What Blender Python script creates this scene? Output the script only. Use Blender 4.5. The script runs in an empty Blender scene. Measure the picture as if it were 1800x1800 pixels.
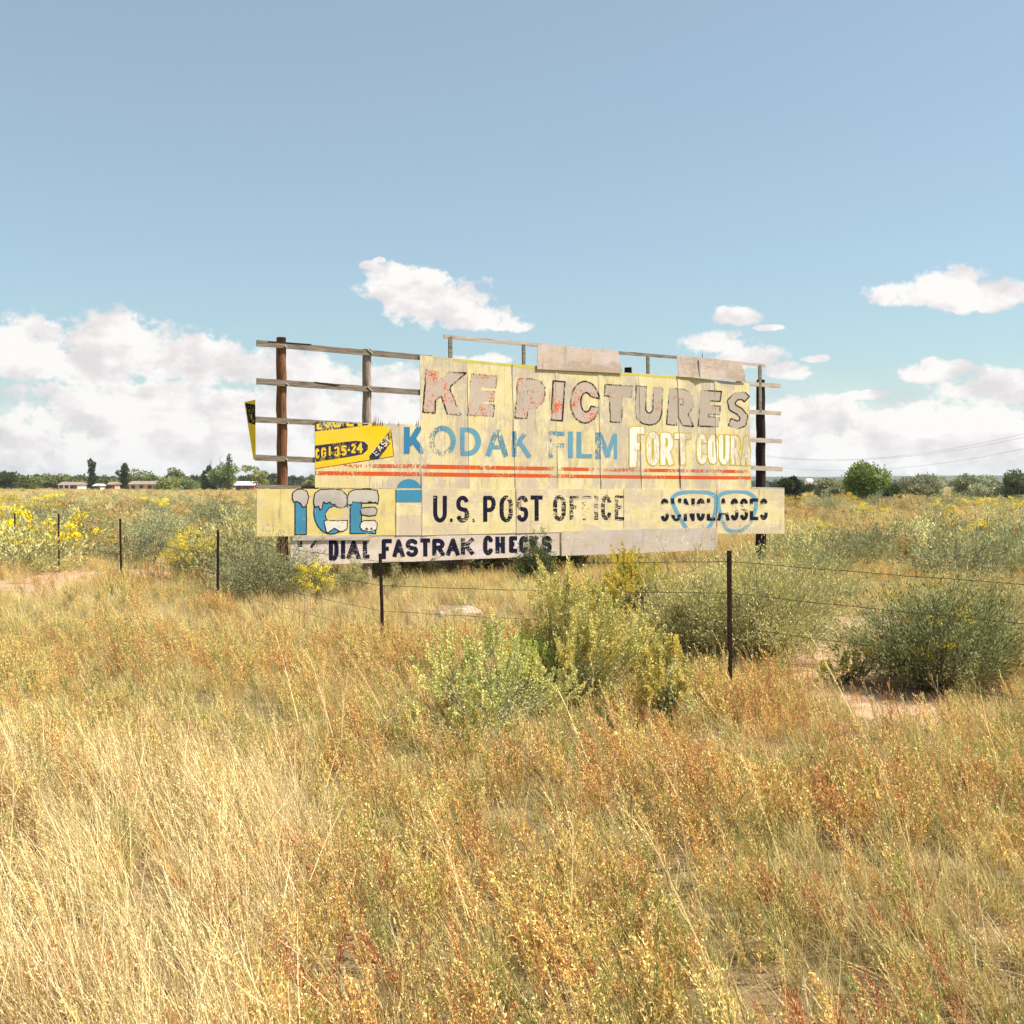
import bpy, math, random
import numpy as np
from mathutils import Vector, noise as mnoise
R = math.radians
random.seed(7); rng = np.random.default_rng(7)
SC = bpy.context.scene
COL = SC.collection

# ---------------------------------------------------------------- camera, sky, sun, exposure
CAM_H = 2.15; FPX = 2083.0; HORIZ = 852.0
cam_data = bpy.data.cameras.new("camera"); cam = bpy.data.objects.new("camera", cam_data); COL.objects.link(cam)
PITCH = math.atan((900 - HORIZ) / FPX)
cam.location = (0, 0, CAM_H); cam.rotation_euler = (R(90) - PITCH, 0, 0)
cam_data.sensor_width = 36; cam_data.lens = 36 * FPX / 1800; cam_data.clip_start = 0.1; cam_data.clip_end = 20000
SC.camera = cam

SUN_AZ, SUN_EL = 86.0, 54.0        # azimuth from the direction back towards the camera, turned to the right
sx, sy, sz = math.sin(R(SUN_AZ)) * math.cos(R(SUN_EL)), -math.cos(R(SUN_AZ)) * math.cos(R(SUN_EL)), math.sin(R(SUN_EL))
sl = bpy.data.lights.new("sun", 'SUN'); sl.energy = 4.9; sl.angle = R(0.55); sl.color = (1.0, 0.92, 0.78)
so = bpy.data.objects.new("sun", sl); COL.objects.link(so); so.location = (20, -10, 30)
so.rotation_euler = Vector((sx, sy, sz)).to_track_quat('Z', 'Y').to_euler()
SC.view_settings.view_transform = 'Standard'; SC.view_settings.look = 'None'
SC.view_settings.exposure = 1.04; SC.view_settings.gamma = 1.0
SC.cycles.max_bounces = 5; SC.cycles.diffuse_bounces = 3; SC.cycles.transparent_max_bounces = 8

def N(nt, t, x=0, y=0, **kw):
    n = nt.nodes.new(t); n.location = (x, y)
    for k, v in kw.items(): setattr(n, k, v)
    return n
def math_n(nt, op, a, b=None, c=None, clamp=False):
    n = nt.nodes.new('ShaderNodeMath'); n.operation = op; n.use_clamp = clamp
    for i, v in enumerate((a, b, c)):
        if v is None: continue
        if isinstance(v, (int, float)): n.inputs[i].default_value = v
        else: nt.links.new(v, n.inputs[i])
    return n.outputs[0]
def ramp(nt, fac, stops, interp='LINEAR'):
    n = nt.nodes.new('ShaderNodeValToRGB'); n.color_ramp.interpolation = interp
    el = n.color_ramp.elements
    while len(el) < len(stops): el.new(0.5)
    for e, (p, c) in zip(el, stops):
        e.position = p; e.color = (*c, 1) if len(c) == 3 else c
    nt.links.new(fac, n.inputs[0]); return n.outputs[0]
def mixc(nt, fac, a, b, mode='MIX'):
    n = nt.nodes.new('ShaderNodeMix'); n.data_type = 'RGBA'; n.blend_type = mode
    for s, v in ((n.inputs[0], fac), (n.inputs[6], a), (n.inputs[7], b)):
        if isinstance(v, (int, float)): s.default_value = v
        elif isinstance(v, tuple): s.default_value = (*v[:3], 1)
        else: nt.links.new(v, s)
    return n.outputs[2]

world = bpy.data.worlds.new("World"); SC.world = world; world.use_nodes = True
nt = world.node_tree; nt.nodes.clear()
wo = N(nt, 'ShaderNodeOutputWorld'); bg = N(nt, 'ShaderNodeBackground'); nt.links.new(bg.outputs[0], wo.inputs[0])
bg.inputs[1].default_value = 0.066
sky = N(nt, 'ShaderNodeTexSky', sky_type='NISHITA', sun_disc=False)
sky.sun_elevation = R(SUN_EL); sky.sun_rotation = math.atan2(sx, sy); sky.air_density = 1.0; sky.dust_density = 1.2; sky.ozone_density = 1.6
tc = N(nt, 'ShaderNodeTexCoord')
sep = N(nt, 'ShaderNodeSeparateXYZ'); nt.links.new(tc.outputs['Generated'], sep.inputs[0])
az = math_n(nt, 'ARCTAN2', sep.outputs[0], sep.outputs[1])
el = math_n(nt, 'ARCSINE', sep.outputs[2])
comb = N(nt, 'ShaderNodeCombineXYZ'); nt.links.new(az, comb.inputs[0]); nt.links.new(el, comb.inputs[1])
def fbm(vec, scale, detail=6, rough=.6, off=(0, 0, 0), stretch=(1, 1, 1)):
    m = N(nt, 'ShaderNodeMapping'); m.inputs['Location'].default_value = off; m.inputs['Scale'].default_value = stretch
    nt.links.new(vec, m.inputs[0])
    n = N(nt, 'ShaderNodeTexNoise'); n.inputs['Scale'].default_value = scale
    n.inputs['Detail'].default_value = detail; n.inputs['Roughness'].default_value = rough
    nt.links.new(m.outputs[0], n.inputs[0]); return n.outputs[0]
def dirpx(x, y):
    a = math.atan((x - 900) / FPX); return a, math.atan((HORIZ - y) / FPX * math.cos(a))
CLOUDS = [  # azimuth/elevation ellipses of the cloud banks
    (770, 540, 100, 50), (715, 510, 78, 42), (690, 485, 50, 22), (840, 562, 85, 28), (900, 575, 38, 14), (760, 492, 34, 22), (655, 470, 22, 9), (668, 460, 12, 6),
    (215, 600, 95, 50), (305, 635, 130, 52), (375, 655, 80, 30), (160, 640, 70, 60), (240, 730, 230, 70), (60, 620, 110, 60), (515, 655, 90, 44), (450, 655, 50, 40),
    (570, 665, 60, 26), (480, 735, 180, 60), (700, 680, 80, 40), (640, 740, 160, 60), (820, 640, 60, 16), (870, 632, 34, 12),
    (1290, 560, 40, 19), (1350, 578, 26, 6), (1262, 604, 60, 24), (1315, 632, 65, 26), (1380, 655, 50, 18), (1432, 632, 26, 9), (1522, 696, 44, 12),
    (1600, 520, 78, 24), (1660, 503, 70, 32), (1720, 525, 80, 30), (1645, 655, 55, 22), (1385, 645, 26, 10), (1430, 735, 140, 40), (1640, 745, 200, 45),
    (1550, 790, 260, 60), (1740, 690, 90, 40), (1200, 800, 300, 50), (900, 790, 300, 60), (300, 800, 420, 60), (1000, 690, 160, 40)]
acc = None
for (cx, cy, rx, ry) in CLOUDS:
    a, e = dirpx(cx, cy); rxa, rya = rx / FPX, ry / FPX
    dx = math_n(nt, 'MULTIPLY', math_n(nt, 'SUBTRACT', az, a), 1 / rxa)
    dy = math_n(nt, 'MULTIPLY', math_n(nt, 'SUBTRACT', el, e), 1 / rya)
    dyb = math_n(nt, 'MAXIMUM', dy, math_n(nt, 'MULTIPLY', dy, -1.35))       # flatter below
    r2 = math_n(nt, 'ADD', math_n(nt, 'MULTIPLY', dx, dx), math_n(nt, 'MULTIPLY', dyb, dyb))
    v = math_n(nt, 'SUBTRACT', 1.0, r2)
    acc = v if acc is None else math_n(nt, 'SMOOTH_MAX', acc, v, 0.35)
acc = math_n(nt, 'MAXIMUM', acc, -2.0)
n1 = fbm(comb.outputs[0], 26, 8, .62, stretch=(1, 1.5, 1)); n1 = math_n(nt, 'SUBTRACT', n1, 0.5)
n2 = fbm(comb.outputs[0], 90, 6, .6, (3, 1, 0)); n2 = math_n(nt, 'SUBTRACT', n2, 0.5)
dens = math_n(nt, 'ADD', acc, math_n(nt, 'MULTIPLY', n1, 3.3)); dens = math_n(nt, 'ADD', dens, math_n(nt, 'MULTIPLY', n2, 2.2))
mr = N(nt, 'ShaderNodeMapRange'); mr.interpolation_type = 'SMOOTHSTEP'
nt.links.new(dens, mr.inputs[0]); mr.inputs[1].default_value = -0.24; mr.inputs[2].default_value = 0.50
cover = mr.outputs[0]
# thin haze veil low on the horizon
lowv = N(nt, 'ShaderNodeMapRange'); lowv.interpolation_type = 'SMOOTHSTEP'
nt.links.new(el, lowv.inputs[0]); lowv.inputs[1].default_value = 0.0; lowv.inputs[2].default_value = 0.115
lowv.inputs[3].default_value = 0.75; lowv.inputs[4].default_value = 0.0
cover = math_n(nt, 'MAXIMUM', cover, lowv.outputs[0])
# light on the clouds: puffs brighter on the sun's side
s1 = fbm(comb.outputs[0], 26, 5, .55, (-.006, -.008, 0), (1, 1.5, 1)); s2 = fbm(comb.outputs[0], 26, 5, .55, (.006, .012, 0), (1, 1.5, 1))
rel = math_n(nt, 'MULTIPLY', math_n(nt, 'SUBTRACT', s1, s2), 3.0)
lo = fbm(comb.outputs[0], 11, 4, .5, (5, 2, 0), (1, 2.4, 1))
shade = math_n(nt, 'ADD', math_n(nt, 'ADD', rel, 0.62), math_n(nt, 'MULTIPLY', math_n(nt, 'SUBTRACT', lo, .5), 1.5), clamp=True)
ccol = ramp(nt, shade, [(0.0, (6.7, 6.4, 6.75)), (0.45, (8.0, 7.6, 7.75)), (0.8, (9.6, 9.3, 9.2))])
ccol_n = nt.nodes[-1]
skyc = mixc(nt, 1.0, sky.outputs[0], (.84, 1.075, 1.04), 'MULTIPLY')
SKYTINT = nt.nodes[-1]
# ramps clamp at 1, so scale afterwards
ccol_n.color_ramp.elements[0].color = (.78, .74, .745, 1); ccol_n.color_ramp.elements[1].color = (.89, .85, .845, 1); ccol_n.color_ramp.elements[2].color = (1.0, .975, .945, 1)
ccol = mixc(nt, 1.0, ccol, (7.4, 7.4, 7.4), 'MULTIPLY')
skyc = mixc(nt, 0.22, skyc, (6.6, 6.5, 6.5))
nt.links.new(mixc(nt, cover, skyc, ccol), bg.inputs[0])

# ---------------------------------------------------------------- helpers
def ray(px, py):
    xr, yr = (px - 900) / FPX, (900 - py) / FPX
    c, s = math.cos(PITCH), math.sin(PITCH)
    return xr, c + yr * s, -s + yr * c
def ground_d(py): return CAM_H * FPX / (py - HORIZ)
def gx(px, d): return (px - 900) / FPX * d
def gz(x, y):
    d = math.hypot(x, y)
    z = 0.035 * math.sin(x * .9 + 1.3) * math.cos(y * .55) + 0.02 * math.sin(x * 2.1 + y * 1.7)
    if d > 60: z += 0.25 * min(1, (d - 60) / 120) * math.sin(x * .02 + 1) * math.sin(y * .017)
    return z
def mesh_obj(name, verts, faces, mats, parent=None, smooth=False, cols=None, midx=None):
    me = bpy.data.meshes.new(name)
    verts = np.asarray(verts, dtype=np.float32)
    me.from_pydata(verts.tolist() if len(verts) < 3 else [tuple(v) for v in verts.tolist()], [], faces)
    for m in (mats if isinstance(mats, (list, tuple)) else [mats]): me.materials.append(m)
    if cols is not None:
        ca = me.color_attributes.new("tone", 'FLOAT_COLOR', 'POINT')
        c4 = np.ones((len(verts), 4), dtype=np.float32); c4[:, :3] = cols
        ca.data.foreach_set('color', c4.ravel())
    if midx is not None: me.polygons.foreach_set('material_index', np.asarray(midx, dtype=np.int32))
    if smooth: me.polygons.foreach_set('use_smooth', [True] * len(me.polygons))
    me.update()
    o = bpy.data.objects.new(name, me)
    if parent is not None: o.parent = parent
    COL.objects.link(o); return o
def empty(name, loc, rz=0.0):
    o = bpy.data.objects.new(name, None); o.location = loc; o.rotation_euler = (0, 0, rz); o.empty_display_size = .3
    COL.objects.link(o); return o
def tag(o, label=None, cat=None, group=None, kind=None):
    if label: o['label'] = label
    if cat: o['category'] = cat
    if group: o['group'] = group
    if kind: o['kind'] = kind
    return o
class MB:
    def __init__(s): s.v = []; s.f = []; s.m = []
    def add(s, vs, fs, mi=0):
        b = len(s.v); s.v += [tuple(x) for x in vs]; s.f += [tuple(i + b for i in f) for f in fs]; s.m += [mi] * len(fs)
    def box(s, a, b, mi=0):
        (x0, y0, z0), (x1, y1, z1) = a, b
        s.add([(x0,y0,z0),(x1,y0,z0),(x1,y1,z0),(x0,y1,z0),(x0,y0,z1),(x1,y0,z1),(x1,y1,z1),(x0,y1,z1)],
              [(0,3,2,1),(4,5,6,7),(0,1,5,4),(1,2,6,5),(2,3,7,6),(3,0,4,7)], mi)
    def tube(s, pts, rads, n=8, mi=0, cap=True):
        pts = [Vector(p) for p in pts]; rings = []
        b = len(s.v)
        for i, p in enumerate(pts):
            d = (pts[min(i + 1, len(pts) - 1)] - pts[max(i - 1, 0)]).normalized()
            up = Vector((0, 0, 1)) if abs(d.z) < .9 else Vector((1, 0, 0))
            a = d.cross(up).normalized(); c = a.cross(d)
            r = rads[i] if isinstance(rads, (list, tuple)) else rads
            for k in range(n):
                t = 2 * math.pi * k / n; s.v.append(tuple(p + (a * math.cos(t) + c * math.sin(t)) * r))
        for i in range(len(pts) - 1):
            for k in range(n):
                s.f.append((b + i*n + k, b + i*n + (k+1) % n, b + (i+1)*n + (k+1) % n, b + (i+1)*n + k)); s.m.append(mi)
        if cap:
            s.f.append(tuple(b + k for k in range(n))); s.m.append(mi)
            s.f.append(tuple(b + (len(pts)-1)*n + n - 1 - k for k in range(n))); s.m.append(mi)
    def build(s, name, mats, parent=None, smooth=False): return mesh_obj(name, s.v, s.f, mats, parent, smooth, midx=s.m)

# ---------------------------------------------------------------- materials
def new_mat(name):
    m = bpy.data.materials.new(name); m.use_nodes = True; n = m.node_tree; n.nodes.clear()
    out = N(n, 'ShaderNodeOutputMaterial'); return m, n, out
def principled(n, out, col, rough=.85, spec=.25, alpha=None, bump=None, bstr=.3, bdist=.01):
    p = N(n, 'ShaderNodeBsdfPrincipled')
    p.inputs['Roughness'].default_value = rough; p.inputs['Specular IOR Level'].default_value = spec
    if isinstance(col, tuple): p.inputs['Base Color'].default_value = (*col, 1)
    else: n.links.new(col, p.inputs['Base Color'])
    if alpha is not None: n.links.new(alpha, p.inputs['Alpha'])
    if bump is not None:
        b = N(n, 'ShaderNodeBump'); b.inputs['Strength'].default_value = bstr; b.inputs['Distance'].default_value = bdist
        n.links.new(bump, b.inputs['Height']); n.links.new(b.outputs[0], p.inputs['Normal'])
    n.links.new(p.outputs[0], out.inputs[0]); return p
def tex(n, scale, detail=5, rough=.6, stretch=(1, 1, 1), off=(0, 0, 0), dist=0.0):
    t = N(n, 'ShaderNodeTexCoord'); m = N(n, 'ShaderNodeMapping')
    m.inputs['Scale'].default_value = stretch; m.inputs['Location'].default_value = off
    n.links.new(t.outputs['Object'], m.inputs[0])
    x = N(n, 'ShaderNodeTexNoise'); x.inputs['Scale'].default_value = scale; x.inputs['Detail'].default_value = detail
    x.inputs['Roughness'].default_value = rough; x.inputs['Distortion'].default_value = dist
    n.links.new(m.outputs[0], x.inputs[0]); return x.outputs[0]
def step(n, v, a, b):
    r = N(n, 'ShaderNodeMapRange'); r.interpolation_type = 'SMOOTHSTEP'
    n.links.new(v, r.inputs[0]); r.inputs[1].default_value = a; r.inputs[2].default_value = b; return r.outputs[0]

def mat_wood(name, a, b, dark, stretch, seed=0):
    m, n, out = new_mat(name)
    g = tex(n, 9, 7, .7, stretch, (seed, 0, 0)); big = tex(n, 1.6, 4, .6, (1, 1, 1), (seed * 2, 3, 0))
    c = ramp(n, g, [(.28, dark), (.45, a), (.62, b)])
    c = mixc(n, math_n(n, 'MULTIPLY', step(n, big, .5, .7), .55), c, a)
    ck = tex(n, 22, 3, .6, tuple(x * .8 for x in stretch), (seed + 4, 0, 0)); ck = step(n, ck, .34, .38)
    c = mixc(n, ck, dark, c)
    principled(n, out, c, .9, .15, bump=g, bstr=.6, bdist=.012); return m
HX, HZ = (.12, 1, 1.4), (1.4, 1, .12)     # grain along x / along z
M_rail = mat_wood("weathered_grey_wood", (.15, .122, .095), (.28, .232, .18), (.03, .022, .016), (.25, 2.5, 3.5))
M_rail_pale = mat_wood("pale_bleached_wood", (.36, .30, .245), (.50, .43, .355), (.12, .09, .07), (.25, 2.5, 3.5), 5)
M_post = mat_wood("brown_pole_wood", (.13, .058, .028), (.24, .115, .055), (.03, .015, .01), (3.0, 3.0, .22), 2)
M_post_grey = mat_wood("grey_pole_wood", (.22, .175, .14), (.36, .30, .24), (.06, .04, .03), (3.0, 3.0, .22), 3)
M_post_dark = mat_wood("near_black_wood", (.020, .012, .010), (.045, .026, .02), (.008, .005, .005), (3.0, 3.0, .22), 6)  # near-black brown wood tone with lengthwise grain

def mat_sheet(name, ycol, wcol, vert=True, wear=.5, seed=0.0, grey=None):
    """faded painted plywood: paint weathered to bare wood in streaks and patches"""
    m, n, out = new_mat(name)
    st = (9, 1, .55) if vert else (.55, 1, 9)
    st2 = (1.0, 1, .55) if vert else (.5, 1, 1.2)
    fine = tex(n, 7, 6, .75, st, (seed, 0, seed)); big = tex(n, 1.15, 5, .62, st2, (seed * 3, 0, seed))
    mid = tex(n, 6, 5, .6, (1.5, 1, 1), (seed, 5, 0))
    w = math_n(n, 'ADD', math_n(n, 'MULTIPLY', big, 1.5), math_n(n, 'MULTIPLY', fine, .9)); w = math_n(n, 'ADD', w, math_n(n, 'MULTIPLY', mid, .5))
    w = step(n, w, 1.60 - wear * .4, 1.80 - wear * .4)
    yv = mixc(n, step(n, tex(n, 2.2, 4, .6, (1, 1, 1), (seed + 9, 1, 2)), .4, .65), ycol, tuple(min(1, c * f) for c, f in zip(ycol, (1.08, 1.10, 1.35))))
    c = mixc(n, math_n(n, 'MULTIPLY', w, .88), yv, wcol)
    grain = tex(n, 30, 4, .7, (3, 1, .16) if vert else (.16, 1, 3), (seed, 2, 0))
    ck = step(n, grain, .33, .37)
    c = mixc(n, math_n(n, 'MULTIPLY', math_n(n, 'SUBTRACT', 1, ck), .65), c, (.13, .09, .06))
    stn = step(n, tex(n, 3.0, 5, .65, (2.2, 1, .3), (seed + 31, 0, 0)), .56, .72)
    c = mixc(n, math_n(n, 'MULTIPLY', stn, .55), c, (.22, .18, .12))
    rst = step(n, tex(n, 5.5, 4, .7, (4.5, 1, .22) if vert else (.9, 1, .9), (seed + 47, 3, 0)), .62, .74)
    c = mixc(n, math_n(n, 'MULTIPLY', rst, .40), c, (.33, .17, .07))
    spk = step(n, tex(n, 45, 3, .7, (1, 1, .6) if vert else (.6, 1, 1), (seed, 7, 1)), .66, .70)
    c = mixc(n, math_n(n, 'MULTIPLY', spk, .45), c, (.20, .15, .11))
    if not vert:
        sp_ = step(n, tex(n, 5, 6, .72, (.35, 1, 8), (seed + 3, 8, 1), .6), .63, .67)
        c = mixc(n, math_n(n, 'MULTIPLY', sp_, .55), c, (.24, .19, .13))
    if vert:   # grooves of the siding every 20 cm
        t = N(n, 'ShaderNodeTexCoord'); s = N(n, 'ShaderNodeSeparateXYZ'); n.links.new(t.outputs['Object'], s.inputs[0])
        fr = math_n(n, 'FRACT', math_n(n, 'MULTIPLY', math_n(n, 'ADD', s.outputs[0], math_n(n, 'MULTIPLY', mid, .012)), 4.9))
        gr = math_n(n, 'LESS_THAN', fr, .028)
        c = mixc(n, math_n(n, 'MULTIPLY', gr, math_n(n, 'ADD', .15, math_n(n, 'MULTIPLY', mid, .45))), c, (.10, .075, .05))
    principled(n, out, c, .85, .08, bump=math_n(n, 'ADD', fine, math_n(n, 'MULTIPLY', grain, .5)), bstr=.45, bdist=.006); return m
YEL = (.60, .51, .26); BARE = (.44, .375, .305)
M_sheet = [mat_sheet("faded_yellow_siding_%s" % "abcd"[i], YEL, BARE, True, w, i * 3.7) for i, w in enumerate((.35, .62, .5, .8))]
M_low = [mat_sheet("faded_yellow_plywood_%s" % "abcd"[i], (.57, .46, .17) if i == 0 else (.60, .505, .26), (.49, .405, .31), False, w, 20 + i * 3.7) for i, w in enumerate((.35, .6, .55, .8))]
M_white = mat_sheet("bleached_white_plywood", (.56, .475, .395), (.46, .385, .315), False, .5, 40)
M_greyply = mat_sheet("bare_grey_plywood", (.42, .355, .285), (.49, .42, .34), False, .6, 50)
M_patch = mat_sheet("peeled_pinkish_plywood", (.49, .40, .325), (.37, .295, .235), False, .5, 60)
M_boxyel = mat_sheet("yellow_box_sheet", (.58, .485, .24), (.47, .39, .29), True, .3, 70)

def mat_paint(name, col, wear=.3, vert=True, seed=0.0, col2=None, flake=None, scale=1.0, hard=.05, mid=None):
    """brushed sign paint, flaked away (transparent) where worn"""
    m, n, out = new_mat(name)
    st = (5, 1, .8) if vert else (.6, 1, 5)
    f = tex(n, 9 * scale, 6, .7, st, (seed, 1, seed)); b = tex(n, 1.3, 3, .5, (1, 1, 1), (seed, 9, 3)); g = tex(n, 34 * scale, 3, .6, (1, 1, .7), (seed, 0, 1))
    s = math_n(n, 'ADD', math_n(n, 'MULTIPLY', f, .9), math_n(n, 'MULTIPLY', b, .8)); s = math_n(n, 'ADD', s, math_n(n, 'MULTIPLY', g, .5))
    thr = .78 + wear * .55
    if mid:      # worn hardest across the middle of the line
        t = N(n, 'ShaderNodeTexCoord'); sp = N(n, 'ShaderNodeSeparateXYZ'); n.links.new(t.outputs['Object'], sp.inputs[0])
        q = math_n(n, 'MULTIPLY', math_n(n, 'SUBTRACT', sp.outputs[2], mid[0]), 1 / mid[1]); q = math_n(n, 'MULTIPLY', q, q)
        q = math_n(n, 'MAXIMUM', math_n(n, 'SUBTRACT', 1.0, q), 0.0); s = math_n(n, 'SUBTRACT', s, math_n(n, 'MULTIPLY', q, mid[2]))
    gs = step(n, tex(n, 16, 5, .75, (6, 1, .35) if vert else (.35, 1, 6), (seed + 13, 0, 2)), .58, .66)
    s = math_n(n, 'SUBTRACT', s, math_n(n, 'MULTIPLY', gs, .16 if wear > .1 else 0))
    a = step(n, s, thr - hard, thr + hard)
    c = col
    if col2: c = mixc(n, step(n, b, .42, .6), col, col2)
    if flake: c = mixc(n, step(n, math_n(n, 'ADD', math_n(n, 'MULTIPLY', tex(n, 30, 3, .7), 1.15), math_n(n, 'MULTIPLY', tex(n, 3.2, 4, .7, (1, 1, 1), (seed, 4, 4)), 1.1)), flake[1] - .012, flake[1] + .012), c, flake[0])
    grain = tex(n, 30, 4, .7, (3, 1, .16) if vert else (.16, 1, 3), (seed, 2, 0))
    c = mixc(n, math_n(n, 'MULTIPLY', math_n(n, 'SUBTRACT', 1, step(n, grain, .33, .37)), .5), c, (.12, .09, .07))
    principled(n, out, c, .85, .08, alpha=a if wear > 0 else None); return m
LZ = 1.55
P_fill = mat_paint("faded_letter_fill", (.44, .37, .315), .12, True, 1, flake=((.56, .10, .025), 1.25))
P_fill2 = mat_paint("faded_letter_fill_bare", (.39, .335, .28), .12, True, 11, flake=((.46, .14, .055), 1.35))
P_black = mat_paint("black_outline_paint", (.03, .02, .02), .58, True, 2)
P_blue = mat_paint("sky_blue_paint", (.08, .225, .345), .48, True, 3, col2=(.12, .28, .385))
P_bluedark = mat_paint("deep_blue_paint", (.04, .18, .34), .16, True, 4)
P_red = mat_paint("orange_red_stripe_paint", (.54, .085, .022), .50, True, 5)
P_redl = mat_paint("orange_red_stripe_paint_fresh", (.56, .085, .018), .36, True, 15)
P_yellow = mat_paint("strong_yellow_paint", (.70, .45, .015), .14, True, 6, col2=(.66, .46, .04))
P_navy = mat_paint("navy_paint", (.025, .025, .055), .44, True, 7, scale=1.3)
P_navys = mat_paint("navy_letter_paint", (.009, .009, .026), .33, False, 8)
P_navyw = mat_paint("navy_letter_paint_worn", (.009, .009, .024), .42, False, 9)
P_navym = mat_paint("navy_letter_paint_worn_middle", (.009, .009, .024), .30, False, 29, mid=(LZ, .17, .36))
P_navyx = mat_paint("navy_letter_paint_very_worn", (.009, .009, .024), .52, False, 13)
P_white = mat_paint("chalk_white_paint", (.74, .69, .61), .46, True, 10, scale=1.2)
P_ygold = mat_paint("mustard_outline_paint", (.50, .38, .05), .24, True, 12)
P_iceblue = mat_paint("ice_blue_paint", (.05, .21, .34), .26, False, 14)
P_snow = mat_paint("grey_snow_paint", (.36, .33, .30), .02, False, 16, col2=(.45, .41, .36))
P_snoww = mat_paint("white_snow_paint", (.60, .55, .49), .25, False, 17)
P_iceblk = mat_paint("black_ice_outline_paint", (.02, .015, .015), .30, False, 18)
P_glass = mat_paint("blue_spectacle_paint", (.13, .30, .41), .36, False, 19)
P_brt = mat_paint("unfaded_yellow_edge_paint", (.50, .44, .09), .46, True, 21)
P_rel = mat_paint("ghost_letter_relief", (.60, .57, .53), .55, False, 22)

# foliage: colour comes from the plant mesh, with variation per plant
M_leaf, n, out = new_mat("foliage")
at = N(n, 'ShaderNodeAttribute', attribute_name='tone'); oi = N(n, 'ShaderNodeObjectInfo')
hs = N(n, 'ShaderNodeHueSaturation'); n.links.new(at.outputs['Color'], hs.inputs['Color'])
n.links.new(math_n(n, 'ADD', .488, math_n(n, 'MULTIPLY', oi.outputs['Random'], .024)), hs.inputs['Hue'])
n.links.new(math_n(n, 'ADD', .78, math_n(n, 'MULTIPLY', oi.outputs['Random'], .44)), hs.inputs['Value'])
df = N(n, 'ShaderNodeBsdfDiffuse'); tl = N(n, 'ShaderNodeBsdfTranslucent'); mx = N(n, 'ShaderNodeMixShader'); mx.inputs[0].default_value = .22
n.links.new(hs.outputs[0], df.inputs[0]); n.links.new(hs.outputs[0], tl.inputs[0])
n.links.new(df.outputs[0], mx.inputs[1]); n.links.new(tl.outputs[0], mx.inputs[2]); n.links.new(mx.outputs[0], out.inputs[0])

BARE_SPOTS = ((3.75, 12.5, .75, 2.2), (4.15, 14.0, 1.0, 1.9), (5.4, 17.5, 1.3, 1.6), (-8.9, 27.0, 2.6, 2.6), (-10.5, 24.0, 2.0, 2.0), (-7.0, 29.5, 1.5, 1.5))
M_ground, n, out = new_mat("sandy_ground")
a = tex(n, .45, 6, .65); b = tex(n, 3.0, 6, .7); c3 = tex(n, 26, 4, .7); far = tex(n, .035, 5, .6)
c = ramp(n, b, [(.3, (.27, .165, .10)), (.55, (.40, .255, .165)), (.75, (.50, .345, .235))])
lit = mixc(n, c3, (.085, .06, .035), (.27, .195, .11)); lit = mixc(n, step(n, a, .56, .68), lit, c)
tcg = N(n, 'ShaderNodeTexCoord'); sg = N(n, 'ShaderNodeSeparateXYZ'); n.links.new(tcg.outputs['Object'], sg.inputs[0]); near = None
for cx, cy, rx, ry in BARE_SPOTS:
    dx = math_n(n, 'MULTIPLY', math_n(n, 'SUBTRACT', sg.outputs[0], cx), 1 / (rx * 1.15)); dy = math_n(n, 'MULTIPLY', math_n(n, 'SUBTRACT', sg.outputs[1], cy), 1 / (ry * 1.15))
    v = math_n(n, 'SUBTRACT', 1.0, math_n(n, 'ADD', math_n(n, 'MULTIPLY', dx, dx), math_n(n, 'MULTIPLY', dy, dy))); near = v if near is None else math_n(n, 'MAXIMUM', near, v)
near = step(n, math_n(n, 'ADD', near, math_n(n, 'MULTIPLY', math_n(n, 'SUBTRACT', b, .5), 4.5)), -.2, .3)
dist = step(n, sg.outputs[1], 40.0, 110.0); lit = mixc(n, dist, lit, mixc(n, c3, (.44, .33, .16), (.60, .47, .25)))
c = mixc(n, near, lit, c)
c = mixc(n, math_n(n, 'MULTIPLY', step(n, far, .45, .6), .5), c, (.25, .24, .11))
principled(n, out, c, .95, .1, bump=b, bstr=.5, bdist=.05)
def mat_plain(name, a, b, scale=4, rough=.8, spec=.2, bd=.01):
    m, n, out = new_mat(name); t = tex(n, scale, 5, .6)
    principled(n, out, ramp(n, t, [(.3, a), (.7, b)]), rough, spec, bump=t, bstr=.3, bdist=bd); return m
M_hill = mat_plain("wooded_hillside", (.025, .04, .022), (.075, .085, .045), .02)
M_steel = mat_plain("rusty_dark_steel", (.030, .016, .014), (.075, .035, .028), 12, .6)
M_wire = mat_plain("rusty_wire", (.05, .035, .03), (.12, .08, .06), 30, .6)
M_rock = mat_plain("pale_limestone", (.26, .21, .16), (.44, .37, .29), 7, .9, .1, .03)
M_cactus = mat_plain("cactus_skin", (.28, .32, .13), (.50, .50, .24), 16)
M_galv = mat_plain("galvanised_bolt", (.35, .34, .32), (.6, .58, .55), 30, .4, .5)
M_bark = mat_plain("tree_bark", (.08, .06, .045), (.18, .13, .09), 6)
M_wall_pink = mat_plain("pinkish_adobe_wall", (.42, .27, .20), (.52, .36, .27), 1)
M_wall_white = mat_plain("white_house_wall", (.66, .63, .58), (.76, .73, .68), 1)
M_wall_red = mat_plain("brown_red_brick_wall", (.18, .07, .05), (.26, .11, .08), 1)
M_roof_grey = mat_plain("grey_brown_roof", (.20, .15, .13), (.30, .23, .20), 1)
M_roof_white = mat_plain("white_metal_roof", (.70, .66, .62), (.80, .77, .74), 1)
M_glassd = mat_plain("dark_window_glass", (.03, .035, .04), (.05, .055, .06), 1, .2, .5)

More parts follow.
